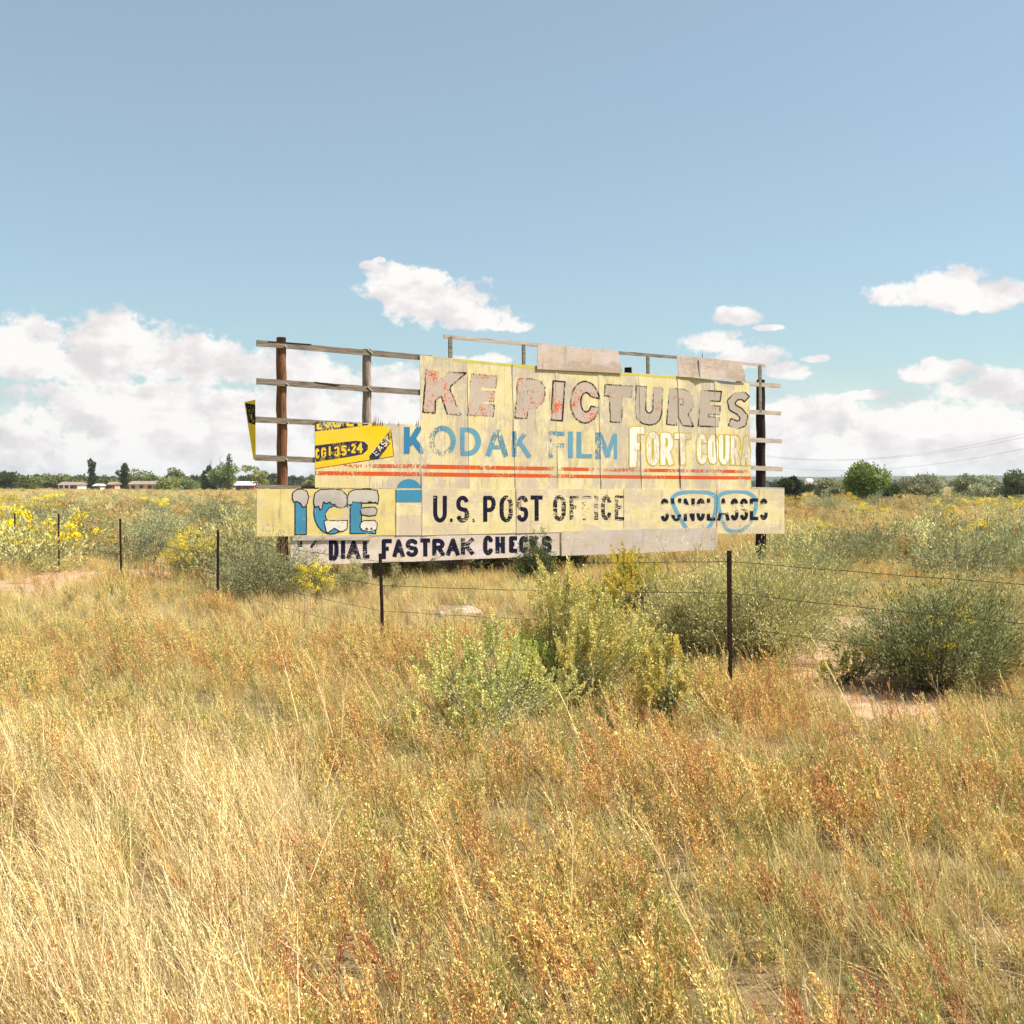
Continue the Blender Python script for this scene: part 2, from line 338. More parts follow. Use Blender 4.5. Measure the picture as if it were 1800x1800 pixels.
# ---------------------------------------------------------------- ground and hills
def build_ground():
    rs = [0] + list(np.geomspace(1.5, 6000, 90)); na = 120; v = [(0, 0, gz(0, 0))]; f = []
    for i, r in enumerate(rs[1:]):
        for k in range(na):
            t = 2 * math.pi * k / na; x, y = r * math.sin(t), r * math.cos(t); v.append((x, y, gz(x, y) if r < 900 else gz(x, y) * .3))
    for k in range(na): f.append((0, 1 + (k + 1) % na, 1 + k))
    for i in range(len(rs) - 2):
        for k in range(na):
            a, b = 1 + i * na + k, 1 + i * na + (k + 1) % na; f.append((a, b, b + na, a + na))
    o = mesh_obj("ground", v, f, M_ground, smooth=True); tag(o, kind='structure')
build_ground()
def gzr(x, y): return gz(x, y) - .01
def ridge(name, x0, x1, y0, depth, h, seed, mat):
    v = []; f = []; nx = 160; ny = 10
    for i in range(nx):
        for j in range(ny):
            x = x0 + (x1 - x0) * i / (nx - 1); t = j / (ny - 1); y = y0 + depth * t
            e = min(1, i / 14, (nx - 1 - i) / 14) ** .7
            hh = h * e * (1 + .22 * mnoise.noise((x * .0018 + seed, 0, 0)) + .05 * mnoise.noise((x * .012, seed, t * 3)) + .02 * mnoise.noise((x * .05, seed, t * 5)))
            v.append((x, y, -1.5 + hh * math.sin(math.pi * min(t, .5)) if t <= .5 else -1.5 + hh * math.sin(math.pi * t) ))
    for i in range(nx - 1):
        for j in range(ny - 1): f.append((i*ny+j, (i+1)*ny+j, (i+1)*ny+j+1, i*ny+j+1))
    return tag(mesh_obj(name, v, f, mat, smooth=True), kind='structure')
ridge("hills", 150, 2600, 2500, 1400, 27, 3.1, M_hill)
ridge("hills", -2600, 700, 2600, 1400, 13, 8.4, M_hill)

# ---------------------------------------------------------------- billboard frame of reference
Z0 = 27.0; TT = 0.63; TH = math.atan(TT); CT, ST = math.cos(TH), math.sin(TH)
BB = empty("billboard", (0, Z0, 0), TH)
tag(BB, "old wooden roadside billboard of faded yellow plywood with peeling painted words", "billboard")
def L(px, py):
    """point of the board's own plane: u along it, z up"""
    rx, ry, rz = ray(px, py)
    t = Z0 * CT / (ry * CT - rx * ST)
    x, y, z = rx * t, ry * t, CAM_H + rz * t
    return x * CT + (y - Z0) * ST, z
SEAMS = [(552.5, 553), (737, 740), (820.5, 824), (899.5, 905), (974.5, 980.5), (1050, 1056), (1121.5, 1127), (1189.5, 1195.5), (1254.5, 1259.5), (1315.5, 1320)]
LOWS = [450, 695, 740.5, 906, 1095, 1258.5, 1377.5]
def bulge_upper(px, py):
    t = (py - 640) / 220.0
    edges = [a + (b - a) * t for a, b in SEAMS]
    for i in range(len(edges) - 1):
        if edges[i] <= px < edges[i + 1] or i == len(edges) - 2 or (i == 0 and px < edges[0]):
            w = (px - edges[i]) / (edges[i + 1] - edges[i]); w = max(0, min(1, w))
            h = mnoise.noise((i * 7.3, py * .012, 1.7)); k = .008 + .034 * max(0, h)
            low = max(0, (py - 838) / 22)
            return .004 * (i % 2) + k * math.exp(-w * 9) + .006 * mnoise.noise((px * .02, py * .02, i)) + .010 * low * mnoise.noise((px * .045, 3, i)) 
    return 0
def bulge_low(px, py):
    for i in range(len(LOWS) - 1):
        if px < LOWS[i + 1] or i == len(LOWS) - 2:
            w = max(0, min(1, (px - LOWS[i]) / (LOWS[i + 1] - LOWS[i])))
            return .003 * (i % 2) + .012 * math.exp(-w * 14) + .006 * mnoise.noise((px * .015, py * .03, i + 5.0))
    return 0
def flat(px, py): return .004 * mnoise.noise((px * .02, py * .03, 9.0))
def sheet(name, q, base, mat, bul=flat, th=.012, jit=(0, 0, 0, 0), step_=3.0, parent=None, seed=1, label=None, lift=None):
    """plywood sheet: q = corners TL, TR, BR, BL; jit = raggedness of top, right, bottom, left edges (photo units)"""
    (x0, y0), (x1, y1), (x2, y2), (x3, y3) = q
    nx = max(4, int(max(x1 - x0, x2 - x3) / step_)); ny = max(4, int(max(y3 - y0, y2 - y1) / step_)); fr = []; bk = []
    for j in range(ny + 1):
        t = j / ny
        for i in range(nx + 1):
            s = i / nx
            x = (x0 + (x1 - x0) * s) * (1 - t) + (x3 + (x2 - x3) * s) * t; y = (y0 + (y1 - y0) * s) * (1 - t) + (y3 + (y2 - y3) * s) * t
            if j == 0: y += jit[0] * (mnoise.noise((x * .4, seed, 0)) + .5 * mnoise.noise((x * 1.7, seed, 2)))
            if j == ny: y += jit[2] * (mnoise.noise((x * .3, seed, 5)) + .5 * mnoise.noise((x * 1.3, seed, 7)))
            if i == 0: x += jit[3] * mnoise.noise((seed, y * .4, 3))
            if i == nx: x += jit[1] * (mnoise.noise((seed, y * .35, 9)) + .5 * mnoise.noise((seed, y * 1.5, 9)))
            u, z = L(x, y); o = base + bul(x, y)
            if lift: o += lift(s, t)
            fr.append((u, -o, z)); bk.append((u, -o + th, z))
    nn = len(fr); v = fr + bk; f = []; W = nx + 1
    for j in range(ny):
        for i in range(nx):
            a = j * W + i; f.append((a + W, a + W + 1, a + 1, a)); f.append((a + nn, a + 1 + nn, a + W + 1 + nn, a + W + nn))
    for i in range(nx):
        f.append((i, i + 1, i + 1 + nn, i + nn)); b = ny * W + i; f.append((b + 1, b, b + nn, b + 1 + nn))
    for j in range(ny):
        a = j * W; f.append((a, a + nn, a + W + nn, a + W)); b = j * W + nx; f.append((b, b + W, b + W + nn, b + nn))
    o = mesh_obj(name, v, f, mat, parent or BB, smooth=False)
    if label: o['label'] = label
    return o
def plank(name, q, front, th, mat, n=26, amp=.8, seed=0, label=None, crook=0.0, back=False):
    (x0, y0), (x1, y1), (x2, y2), (x3, y3) = q; v = []; f = []
    for i in range(n + 1):
        s = i / n; r = lambda k: amp * (mnoise.noise((i * .35, seed, k)) + .4 * mnoise.noise((i * 1.3, seed, k)))
        for (xa, ya, k) in ((x0 + (x1 - x0) * s, y0 + (y1 - y0) * s, 1), (x3 + (x2 - x3) * s, y3 + (y2 - y3) * s, 4)):
            u, z = L(xa, ya + r(k) * .5 + crook * math.sin(math.pi * s)); v.append((u, -front, z)); v.append((u, -front + th, z))
    for i in range(n):
        a, b = i * 4, i * 4 + 4     # 0 top front,1 top back,2 bottom front,3 bottom back
        f += [(a+2, b+2, b, a), (a, b, b+1, a+1), (a+1, b+1, b+3, a+3), (a+3, b+3, b+2, a+2)]
    f += [(0, 1, 3, 2), (n*4, n*4+2, n*4+3, n*4+1)]
    o = mesh_obj(name, v, f, mat, BB)
    if label: o['label'] = label
    return o

# posts
def post(px, ytop, wpx, mat, taper=1.0, ybase=None, label=None, lean=0.0):
    u0, zt = L(px, ytop); uw = abs(L(px + wpx / 2, ytop)[0] - u0); mb = MB(); pts = []; rad = []
    nn = 22
    for i in range(nn + 1):
        t = i / nn; z = -.25 + (zt + .25) * t
        pts.append((u0 + lean * (1 - t) + .008 * math.sin(i * 1.7 + px), uw + .045 + .006 * math.sin(i * 1.1 + px), z)); rad.append(uw * (taper + (1 - taper) * t) * (1 + .03 * math.sin(i * 2.3 + px)))
    rad[-1] *= .93; mb.tube(pts, rad, 16)
    o = mb.build("post", mat, BB, smooth=True)
    if label: o['label'] = label
    return o
post(498.5, 592, 16.5, M_post, 1.14, lean=.03, label="reddish brown round pole at the open left end")
post(649.5, 613, 14, M_post_grey, 1.05, label="weathered grey pole behind the left rails")
post(823, 670, 18, M_post, 1.1, label="brown pole whose foot shows under the lowest board")
post(1110.5, 645, 11, M_post_dark, 1.3, lean=.10, label="dark pole with its top just above the yellow siding")
post(1344.5, 667, 11, M_post_dark, 1.3, lean=.04, label="nearly black pole at the right end")
# rails on the open left side (run on behind the siding)
TR = .045
plank("rail", [(452, 597.5), (760, 625), (760, 634.5), (452, 608)], .0, TR, M_rail, 40, 1.0, 1)
plank("rail", [(452, 664.5), (760, 686.5), (760, 696), (452, 675.5)], .0, TR, M_rail, 40, 1.4, 2)
plank("rail", [(449.5, 732), (745, 749), (745, 757), (449.5, 742.5)], .0, TR, M_rail, 40, 1.0, 3)
plank("rail", [(449.5, 799), (600, 806.5), (600, 815), (449.5, 809.5)], .0, TR, M_rail, 30, .8, 4)
plank("rail", [(450, 851.3), (529, 853.5), (529, 859), (450, 858)], .012, TR, M_rail, 16, .6, 5)
plank("rail", [(529, 853.8), (560, 854.5), (560, 860), (529, 859)], .0, TR, M_post_dark, 10, .4, 6, label="short dark end of rail above the ice lettering")
plank("rail", [(512, 941), (651, 940.5), (650, 949), (512, 950)], .055, .03, M_rail_pale, 20, .6, 7, label="pale batten under the ice lettering")
plank("splinter", [(471, 599.3), (549, 604.8), (544, 606.5), (471, 601.2)], .006, .012, M_post_dark, 12, .6, 8)
# dark weather split in the second rail
plank("splinter", [(552, 671), (598, 676.5), (590, 679), (556, 673.5)], .006, .008, M_post_dark, 12, .8, 9)
# right side stubs
for i, (a, b) in enumerate((((671, 677.5), (674.5, 682)), ((720, 727.5), (723, 730)), ((769, 777), (772, 779)), ((818, 826), (821, 829)))):
    plank("rail", [(1295, a[0] - 1), (1372 + i * 1.3, b[0]), (1372 + i * 1.3, b[1]), (1295, a[1] - 1)], .0, TR, M_rail_pale, 18, 1.6, 11 + i)
plank("rail", [(1318, 856.3), (1377.5, 857), (1377.5, 861.5), (1318, 860.8)], .03, TR, M_rail_pale, 12, .3, 17, label="pale cap batten over the right end of the spectacles sheet")
# studs and thin top rail of the raised left-over frame
def stud(x, y0, y1, w, mat=M_rail): plank("stud", [(x - w / 2, y0), (x + w / 2, y0), (x + w / 2 + .5, y1), (x - w / 2 + .5, y1)], .004, .04, mat, 6, .2, x)
stud(792, 592, 660, 6); stud(921, 606, 670, 5); stud(1139.5, 623, 690, 4.6); stud(1336.5, 641, 725, 4.6, M_rail)
plank("rail", [(781, 588), (960, 605), (960, 611), (781, 594.5)], .0, .03, M_rail_pale, 20, .6, 21, label="thin top rail at the left of the raised frame")
plank("rail", [(1070, 615.8), (1210, 627), (1210, 632), (1070, 621.5)], .0, .03, M_rail, 20, 1.2, 22)
plank("rail", [(1290, 635.5), (1346, 640), (1345.5, 644.5), (1290, 640)], .0, .03, M_rail_pale, 12, 1.0, 23)

# galvanised bolts/straps where rails cross the poles
for (x, y, dx, dy) in ((502, 609, 4, 4), (505, 676, 4, 4), (506, 743, 3, 4), (504, 808, 3, 4), (650, 618, 9, 8), (650, 684, 9, 9)):
    mb = MB(); u0, z0 = L(x - dx / 2, y - dy / 2); u1, z1 = L(x + dx / 2, y + dy / 2); mb.tube([(u0, -.012, z0), (u1, -.012, z1)], .009, 6); mb.build("bolt", M_galv, BB)

# upper siding: left low sheets + eight tall sheets
B1 = .016
def seam(i, y): a, b = SEAMS[i]; return a + (b - a) * (y - 640) / 220.0
sheet("siding_sheet", [(552.5, 741.5), (648, 744), (648.5, 858), (553, 857)], B1, M_boxyel, bulge_upper, jit=(2.2, 0, .8, .4), seed=3, step_=1.5)
sheet("siding_sheet", [(648.6, 743.5), (737.5, 747), (739.6, 859.5), (649, 858)], B1, M_sheet[1], bulge_upper, jit=(7.0, 0, .8, 0), seed=5, step_=1.5, label="lower sheet with a splintered top edge beside the deep blue letter")
tops = [624, 632.3, 639.8, 646, 652, 656.5, 661, 668, 674]
for i in range(8):
    y0, y1 = tops[i], tops[i + 1]
    sheet("siding_sheet", [(seam(i + 1, y0) + .15, y0), (seam(i + 2, y1) - .1, y1), (seam(i + 2, 860) - .1, 859.6 + i * .15), (seam(i + 1, 859) + .15, 859.4 + i * .15)],
          B1, M_sheet[(i * 3 + 1) % 4 if i != 4 else 3], bulge_upper, jit=(.7, 0, 1.0, 0), seed=10 + i, step_=2.0)
# splinters standing up on the low sheet's torn top
mb = MB()
for x, h in ((655, 5), (657, 11), (660, 17), (664, 12), (668, 6), (672, 3), (700, 3), (734.5, 9), (731, 4)):
    u, z = L(x, 745); uu, zz = L(x + .4, 745 - h - 2); mb = MB(); mb.tube([(u, -.02, z - .03), (uu, -.02, zz)], [.011, .001], 5); mb.build("splinter", M_post, BB)
# lower row of sheets
def lowsheet(a, b, ya, yb, m, s, **k): sheet("lower_sheet", [(a + .15, 859.2), (b - .15, 859.8), (b - .15, yb), (a + .15, ya)], .03, m, bulge_low, jit=(.5, .2, .6, .2), seed=s, step_=2.5, **k)
lowsheet(450, 695, 943, 941, M_low[0], 31); lowsheet(695, 740.5, 941, 940.6, M_low[3], 32, label="narrow bare grey sheet under the blue shape")
lowsheet(740.5, 906, 941, 937, M_low[1], 33); lowsheet(906, 1095, 937, 934, M_low[2], 34); lowsheet(1095, 1258.5, 934, 932, M_low[1], 35); lowsheet(1258.5, 1377.5, 938, 938.2, M_low[2], 36)
def bot(a, b, ta, tb, ya, yb, m, s, label, jr=.3): sheet("bottom_sheet", [(a + .1, ta), (b - .1, tb), (b - .1, yb), (a + .1, ya)], .020, m, flat, jit=(.3, jr, .8, .3), seed=s, step_=3, label=label)
bot(510, 738, 941, 937, 994, 986.5, M_white, 41, "white bottom sheet at the left with dark capitals")
bot(738, 985, 937, 931, 986.5, 976.3, M_white, 42, "white bottom sheet with dark capitals half behind a green bush")
def bot2(a, b, ta, tb, ya, yb, s, label, jr): sheet("bottom_sheet", [(a + .1, ta), (b - .1, tb), (b - .1, yb), (a + .1, ya)], .052, M_greyply, flat, jit=(.3, jr, .8, .3), seed=s, step_=3, label=label)
bot2(985, 1129.5, 934, 930, 977, 971.5, 43, "bare grey bottom sheet with ghost letters", .3)
bot2(1129.5, 1259, 930, 927.3, 971.5, 965.5, 44, "bare grey bottom sheet at the right end of its row", .8)
# patches nailed over the top
sheet("patch_board", [(943, 604.5), (1084.5, 617.3), (1091.5, 656.5), (941.8, 649)], .055, M_patch, flat, jit=(.6, .6, .8, .5), seed=51, label="long bleached board nailed over the top edge")
sheet("patch_board", [(1187.5, 625.5), (1226, 629), (1226, 664), (1190.5, 662.5)], .055, M_patch, flat, jit=(.6, 0, .6, 1.2), seed=52, label="small curled board left of the ragged one",
      lift=lambda s, t: .10 * max(0, s - .6) * t)
sheet("patch_board", [(1226, 628.5), (1302, 636.3), (1308, 671), (1226.3, 664.5)], .060, M_patch, flat, jit=(.6, 3.5, .8, .3), seed=53, label="bleached board with a ragged right edge",
      lift=lambda s, t: .05 * math.exp(-s * 10))
mb = MB(); u, z = L(1232.5, 630); mb.tube([(u, -.04, z), (u + .01, -.04, z + .15)], [.010, .003], 6); mb.build("nail", M_steel, BB)

# ---------------------------------------------------------------- painted shapes
# shapes are described in photo units on the board's plane, merged with a distance field and cut into thin paint films
def poly_sdf(X, Y, pts):
    P = np.array(pts, float); d = np.full(X.shape, 1e9); ins = np.zeros(X.shape, bool)
    for i in range(len(P)):
        ax, ay = P[i]; bx, by = P[(i + 1) % len(P)]
        ex, ey = bx - ax, by - ay; wx, wy = X - ax, Y - ay; t = np.clip((wx * ex + wy * ey) / (ex * ex + ey * ey + 1e-9), 0, 1)
        d = np.minimum(d, np.hypot(wx - t * ex, wy - t * ey))
        c = ((ay > Y) != (by > Y)) & (X < (bx - ax) * (Y - ay) / (by - ay + 1e-12) + ax); ins ^= c
    return np.where(ins, -d, d)
def stroke_sdf(X, Y, pts, w):
    q = [pts[0]]
    for p in pts[1:]:
        if math.hypot(p[0] - q[-1][0], p[1] - q[-1][1]) > .05: q.append(p)
    P = np.array(q, float); d = np.full(X.shape, 1e9)
    n = len(P)
    for i in range(n - 1):
        ax, ay = P[i]; bx, by = P[i + 1]; ex, ey = bx - ax, by - ay; l = math.hypot(ex, ey) + 1e-9; wx, wy = X - ax, Y - ay
        s = (wx * ex + wy * ey) / l; p = np.abs(wx * -ey + wy * ex) / l
        # butt ends at the two extremities, round joints inside
        endA = np.maximum(-s, 0); endB = np.maximum(s - l, 0)
        if i == 0: da = np.maximum(p - w / 2, -s)
        else: da = np.where(s < 0, np.hypot(endA, p) - w / 2, p - w / 2)
        if i == n - 2: db = np.maximum(p - w / 2, s - l)
        else: db = np.where(s > l, np.hypot(endB, p) - w / 2, p - w / 2)
        d = np.minimum(d, np.maximum(da, db))
    return d
def film(name, shapes, mat, off, bul, res=.9, outline=None, clip=None, parent=None, label=None, base=B1):
    """a list of shapes makes one film of paint; a list of lists makes one film for each"""
    if shapes and isinstance(shapes[0], list):
        return [film(name, g, mat, off, bul, res, outline, clip, (parent[i] if isinstance(parent, list) else parent), label, base) for i, g in enumerate(shapes)]
    xs = [p[0] for s in shapes for p in s[1]]; ys = [p[1] for s in shapes for p in s[1]]
    pad = 12; x0, x1, y0, y1 = min(xs) - pad, max(xs) + pad, min(ys) - pad, max(ys) + pad
    gxs = np.arange(x0, x1, res); gys = np.arange(y0, y1, res); X, Y = np.meshgrid(gxs, gys); F = np.full(X.shape, 99.0)
    for s in shapes:
        sx0, sx1 = min(p[0] for p in s[1]) - pad, max(p[0] for p in s[1]) + pad; sy0, sy1 = min(p[1] for p in s[1]) - pad, max(p[1] for p in s[1]) + pad
        ia, ib = np.searchsorted(gxs, (sx0, sx1)); ja, jb = np.searchsorted(gys, (sy0, sy1))
        A, B = X[ja:jb, ia:ib], Y[ja:jb, ia:ib]
        k = s[0]
        v = poly_sdf(A, B, s[1]) if k in ('poly', 'hole') else stroke_sdf(A, B, s[1], s[2])
        sub = F[ja:jb, ia:ib]
        F[ja:jb, ia:ib] = np.maximum(sub, -v) if k in ('hole', 'cut') else np.minimum(sub, v)
    if outline is not None: F = np.abs(F - outline[1]) - outline[0] / 2
    if clip is not None: F = np.maximum(F, poly_sdf(X, Y, clip))
    V = {}; verts = []; faces = []
    cache = {}
    def vid(x, y):
        k = (round(x, 3), round(y, 3))
        if k not in cache:
            u, z = L(x, y); cache[k] = len(verts); verts.append((u, -(base + off + bul(x, y)), z))
        return cache[k]
    J, I = np.where((np.minimum.reduce([F[:-1, :-1], F[1:, :-1], F[:-1, 1:], F[1:, 1:]]) < 0))
    for j, i in zip(J.tolist(), I.tolist()):
        c = [(gxs[i], gys[j], F[j, i]), (gxs[i+1], gys[j], F[j, i+1]), (gxs[i+1], gys[j+1], F[j+1, i+1]), (gxs[i], gys[j+1], F[j+1, i])]
        out = []
        for k in range(4):
            a, b = c[k], c[(k + 1) % 4]
            if a[2] < 0: out.append((a[0], a[1]))
            if (a[2] < 0) != (b[2] < 0):
                t = a[2] / (a[2] - b[2]); out.append((a[0] + (b[0] - a[0]) * t, a[1] + (b[1] - a[1]) * t))
        ids = [];
        for p in out:
            q = vid(*p)
            if q not in ids: ids.append(q)
        if len(ids) >= 3: faces.append(tuple(reversed(ids)))
    if not faces: return None
    o = mesh_obj(name, verts, faces, mat, parent or BB)
    if label: o['label'] = label
    return o
def Zt(ox, oy, k): return lambda pts: [(ox + x / k, oy + y / k) for x, y in pts]
z1, z2, z3, z4, z5, z6 = Zt(420, 570, 5.625), Zt(720, 570, 5.625), Zt(1030, 570, 4.865), Zt(430, 820, 5.625), Zt(740, 840, 5.294), Zt(1060, 840, 5.294)
def arc(cx, cy, rx, ry, a0, a1, n=20): return [(cx + rx * math.cos(R(a0 + (a1 - a0) * i / n)), cy + ry * math.sin(R(a0 + (a1 - a0) * i / n))) for i in range(n + 1)]
GL = {
 'A': [[(0, 1), (.5, 0), (1, 1)], [(.17, .68), (.83, .68)]], 'C': [arc(.5, .32, .5, .32, -10, -180, 10) + arc(.5, .68, .5, .32, 180, 10, 10)],
 'D': [[(.2, 0), (0, 0), (0, 1), (.2, 1)], [(.1, 0), (.45, 0)] + arc(.45, .4, .55, .4, -90, 0, 8) + arc(.45, .6, .55, .4, 0, 90, 8) + [(.1, 1)]],
 'E': [[(1, 0), (0, 0), (0, 1), (1, 1)], [(0, .48), (.85, .48)]], 'F': [[(1, 0), (0, 0), (0, 1)], [(0, .48), (.85, .48)]],
 'G': [arc(.5, .32, .5, .32, -10, -180, 10) + arc(.5, .68, .5, .32, 180, 10, 10) + [(1, .55), (.55, .55)]],
 'H': [[(0, 0), (0, 1)], [(1, 0), (1, 1)], [(0, .5), (1, .5)]], 'I': [[(.5, 0), (.5, 1)]], 'K': [[(0, 0), (0, 1)], [(1, 0), (.1, .58)], [(.35, .42), (1, 1)]],
 'L': [[(0, 0), (0, 1), (1, 1)]], 'M': [[(0, 1), (0, 0), (.5, .75), (1, 0), (1, 1)]], 'N': [[(0, 1), (0, 0), (1, 1), (1, 0)]],
 'O': [arc(.5, .32, .5, .32, 0, -180, 12) + arc(.5, .68, .5, .32, 180, 0, 12) + [(1, .32)]],
 'P': [[(0, 1), (0, 0), (.5, 0)] + arc(.5, .28, .5, .28, -90, 90, 10) + [(0, .56)]],
 'R': [[(0, 1), (0, 0), (.5, 0)] + arc(.5, .27, .5, .27, -90, 90, 10) + [(0, .54)], [(.5, .54), (1, 1)]],
 'S': [arc(.5, .25, .5, .25, -15, -180, 9) + arc(.35, .27, .35, .22, 180, 100, 4) + [(.65, .53)] + arc(.62, .72, .38, .22, -60, 0, 4) + arc(.5, .75, .5, .25, 0, 165, 10)],
 'T': [[(0, 0), (1, 0)], [(.5, 0), (.5, 1)]], 'U': [[(0, 0), (0, .68)] + arc(.5, .68, .5, .32, 180, 0, 12) + [(1, 0)]], 'V': [[(0, 0), (.5, 1), (1, 0)]],
 '1': [[(.5, 0), (.5, 1)]], '3': [arc(.5, .26, .5, .26, -170, 80, 10), arc(.5, .74, .5, .26, -80, 170, 10)], '5': [[(1, 0), (.1, 0), (.05, .45)] + arc(.5, .7, .5, .3, -120, 160, 12)],
 '-': [[(0, .5), (1, .5)]], '2': [arc(.5, .3, .5, .3, -170, 20, 10) + [(0, 1), (1, 1)]], '4': [[(.75, 1), (.75, 0), (0, .68), (1, .68)]], '.': [[(.1, .5), (.9, .5)]]}
def glyph(ch, x0, y0, x1, y1, w, sk=0.0):
    hx, hy = w / 2, w / 2; W, H = max(.01, x1 - x0 - w), y1 - y0 - w; out = []
    for st in GL[ch]:
        pts = [(x0 + hx + p[0] * W + sk * (.5 - p[1]) * H, y0 + hy + p[1] * H) for p in st]
        # carry loose butt ends out to the box
        def ext(a, b):
            l = math.hypot(a[0] - b[0], a[1] - b[1]) + 1e-6; return (a[0] + (a[0] - b[0]) / l * w * .48, a[1] + (a[1] - b[1]) / l * w * .48)
        if st[0][1] in (0, 1) or st[0][0] in (0, 1): pts[0] = ext(pts[0], pts[1])
        if st[-1][1] in (0, 1) or st[-1][0] in (0, 1): pts[-1] = ext(pts[-1], pts[-2])
        out.append(('stroke', pts, w))
    return out
def word(items, tr, w, sk=0.0):
    sh = []
    for ch, x0, x1, y0, y1 in items:
        (a, b), (c, d) = tr([(x0, y0)])[0], tr([(x1, y1)])[0]
        if ch == '.': sh.append([('poly', arc((a + c) / 2, (b + d) / 2, (c - a) / 2, (d - b) / 2, 0, 330, 11))])
        else: sh.append(glyph(ch, a, b, c, d, w, sk))
    return sh
bu, bl = bulge_upper, bulge_low

# brighter unfaded strip along the top edge of the siding
film("edge_paint", [('poly', [(760, 626.5), (820, 632.6), (942, 644), (1050, 653), (1188, 661.5), (1250, 668), (1250, 671), (1188, 666), (1120, 661), (1050, 658), (942, 649.5), (860, 641), (820, 637.5), (760, 629)])], P_brt, .0015, bu, 1.2)

# KE PICTURES
K_ = z2([(160,455),(280,470),(268,570),(385,475),(555,482),(400,615),(395,640),(500,900),(365,885),(310,710),(250,755),(245,880),(125,870)])
E_ = z2([(605,490),(858,510),(848,635),(705,615),(700,655),(840,665),(830,770),(715,755),(710,790),(835,795),(820,910),(570,900)])
P_o = z2([(1065,535),(1200,540),(1280,560),(1330,620),(1335,690),(1322,765),(1265,825),(1175,838),(1150,935),(1035,925)]); P_h = z2([(1160,660),(1215,660),(1210,702),(1155,700)])
I_ = z2([(1415,560),(1530,570),(1505,955),(1395,945)])
C_o = arc(1027.5, 707, 26, 36.5, -14, -346, 30) + arc(1029, 706, 9, 17, 20, 340, 16)[::-1][:0]
C_o = arc(1027.5, 707, 25.5, 36.5, -10, -345, 34) + arc(1029.5, 707, 9.5, 17, 25, 325, 18)
T_ = z3([(160,515),(390,528),(383,630),(310,622),(298,840),(205,835),(195,615),(150,610)])
U_ = z3([(425,525),(512,535),(505,730),(520,752),(540,760),(558,748),(568,725),(575,540),(655,545),(645,760),(625,820),(590,852),(540,862),(480,850),(430,810),(415,750)])
R_o = z3([(710,545),(830,555),(885,580),(912,640),(910,710),(870,770),(915,875),(820,865),(775,780),(770,865),(685,855)]); R_h = z3([(795,635),(830,645),(825,690),(790,682)])
E2_ = z3([(980,565),(1155,575),(1143,660),(1055,655),(1045,692),(1145,700),(1138,775),(1050,765),(1038,790),(1140,797),(1130,878),(955,870)])
S_ = z3([(1385,700),(1290,690),(1300,650),(1340,660),(1388,670)])
S_st = z3([(1372,640),(1340,610),(1280,615),(1240,660),(1250,712),(1310,745),(1348,790),(1335,845),(1290,862),(1225,835)])
clipS = [(700, 600), (1317.5, 600), (1318.5, 900), (700, 900)]
pict1 = [[('poly', K_)], [('poly', E_)], [('poly', P_o), ('hole', P_h)], [('poly', I_)], [('poly', C_o)]]
pict2 = [[('poly', T_)], [('poly', U_)], [('poly', R_o), ('hole', R_h)], [('poly', E2_)], [('stroke', S_st, 13)]]
a_ = film("letter", pict1, P_fill, .002, bu, .8, label="big grey letter flecked with orange in the left half of the top line")
b_ = film("letter", pict2, P_fill2, .002, bu, .8, clip=clipS, label="big bare grey letter in the right half of the top line")
film("letter_outline", pict1, P_black, .004, bu, .55, outline=(2.8, 0.0), parent=a_)
film("letter_outline", pict2, P_black, .004, bu, .55, outline=(2.3, 0.0), clip=clipS, parent=b_)
# KODAK FILM (first letter spans the low sheet)
kod0 = [('stroke', [(714.5, 750.5), (714.5, 798)], 10.4), ('stroke', [(737, 751), (718, 782)], 10.4), ('stroke', [(724.5, 772), (745, 798)], 11.0)]
film("letter", kod0, P_bluedark, .003, bu, .8, clip=[(700, 750), (737.8, 750), (738.6, 798), (700, 798)], label="deep blue first letter on the low left sheet")
kod = [('stroke', [(737, 751), (718, 782)], 10.4), ('stroke', [(724.5, 772), (746, 801)], 11.0)]
film("letter", [[k] for k in kod], P_blue, .003, bu, .8, clip=[(739, 750), (760, 750), (760, 798.5), (739.4, 798.5)])
def ring(cx, cy, rx, ry, t): return [('poly', arc(cx, cy, rx, ry, 0, 352, 45)), ('hole', arc(cx, cy, rx - t, ry - t, 0, 352, 45))]
kod2 = ring(777, 775.2, 23.6, 27, 9.4)
Dp = [(808, 751.5), (824, 751.5)] + arc(822, 776.5, 23, 25, -85, 85, 20) + [(808, 801.5)]
Dh = [(816, 759.5), (822, 759.5)] + arc(822, 776.5, 13, 16, -85, 85, 16) + [(816, 793.5)]
kod2 = [kod2, [('poly', Dp), ('hole', Dh)], [('stroke', [(856.5, 801.5), (872.5, 755)], 8.6), ('stroke', [(874, 755), (889, 803)], 9.7), ('stroke', [(862, 786), (884, 786)], 7.5)],
         [('stroke', [(903, 758), (903, 803)], 7.7), ('stroke', [(921.5, 763), (905, 783)], 8.1), ('stroke', [(911, 776), (930.5, 804)], 8.1)]]
kod2 += [[('stroke', [(967.5, 758.5), (967.5, 804.6)], 8.4), ('stroke', [(966, 762), (991.5, 762.5)], 7.7), ('stroke', [(966, 782.5), (990.5, 783)], 7.7)],
         [('stroke', [(1002, 758.5), (1002, 805)], 8.7)], [('stroke', [(1017, 759), (1017, 805)], 8.6), ('stroke', [(1014, 801.5), (1040, 802)], 7.7)],
         [('stroke', [(1050, 760), (1050, 807)], 9.3), ('stroke', [(1052, 761), (1068, 804)], 9.5), ('stroke', [(1066, 804), (1079, 765)], 7.2), ('stroke', [(1081, 762), (1081, 807)], 5.8)]]
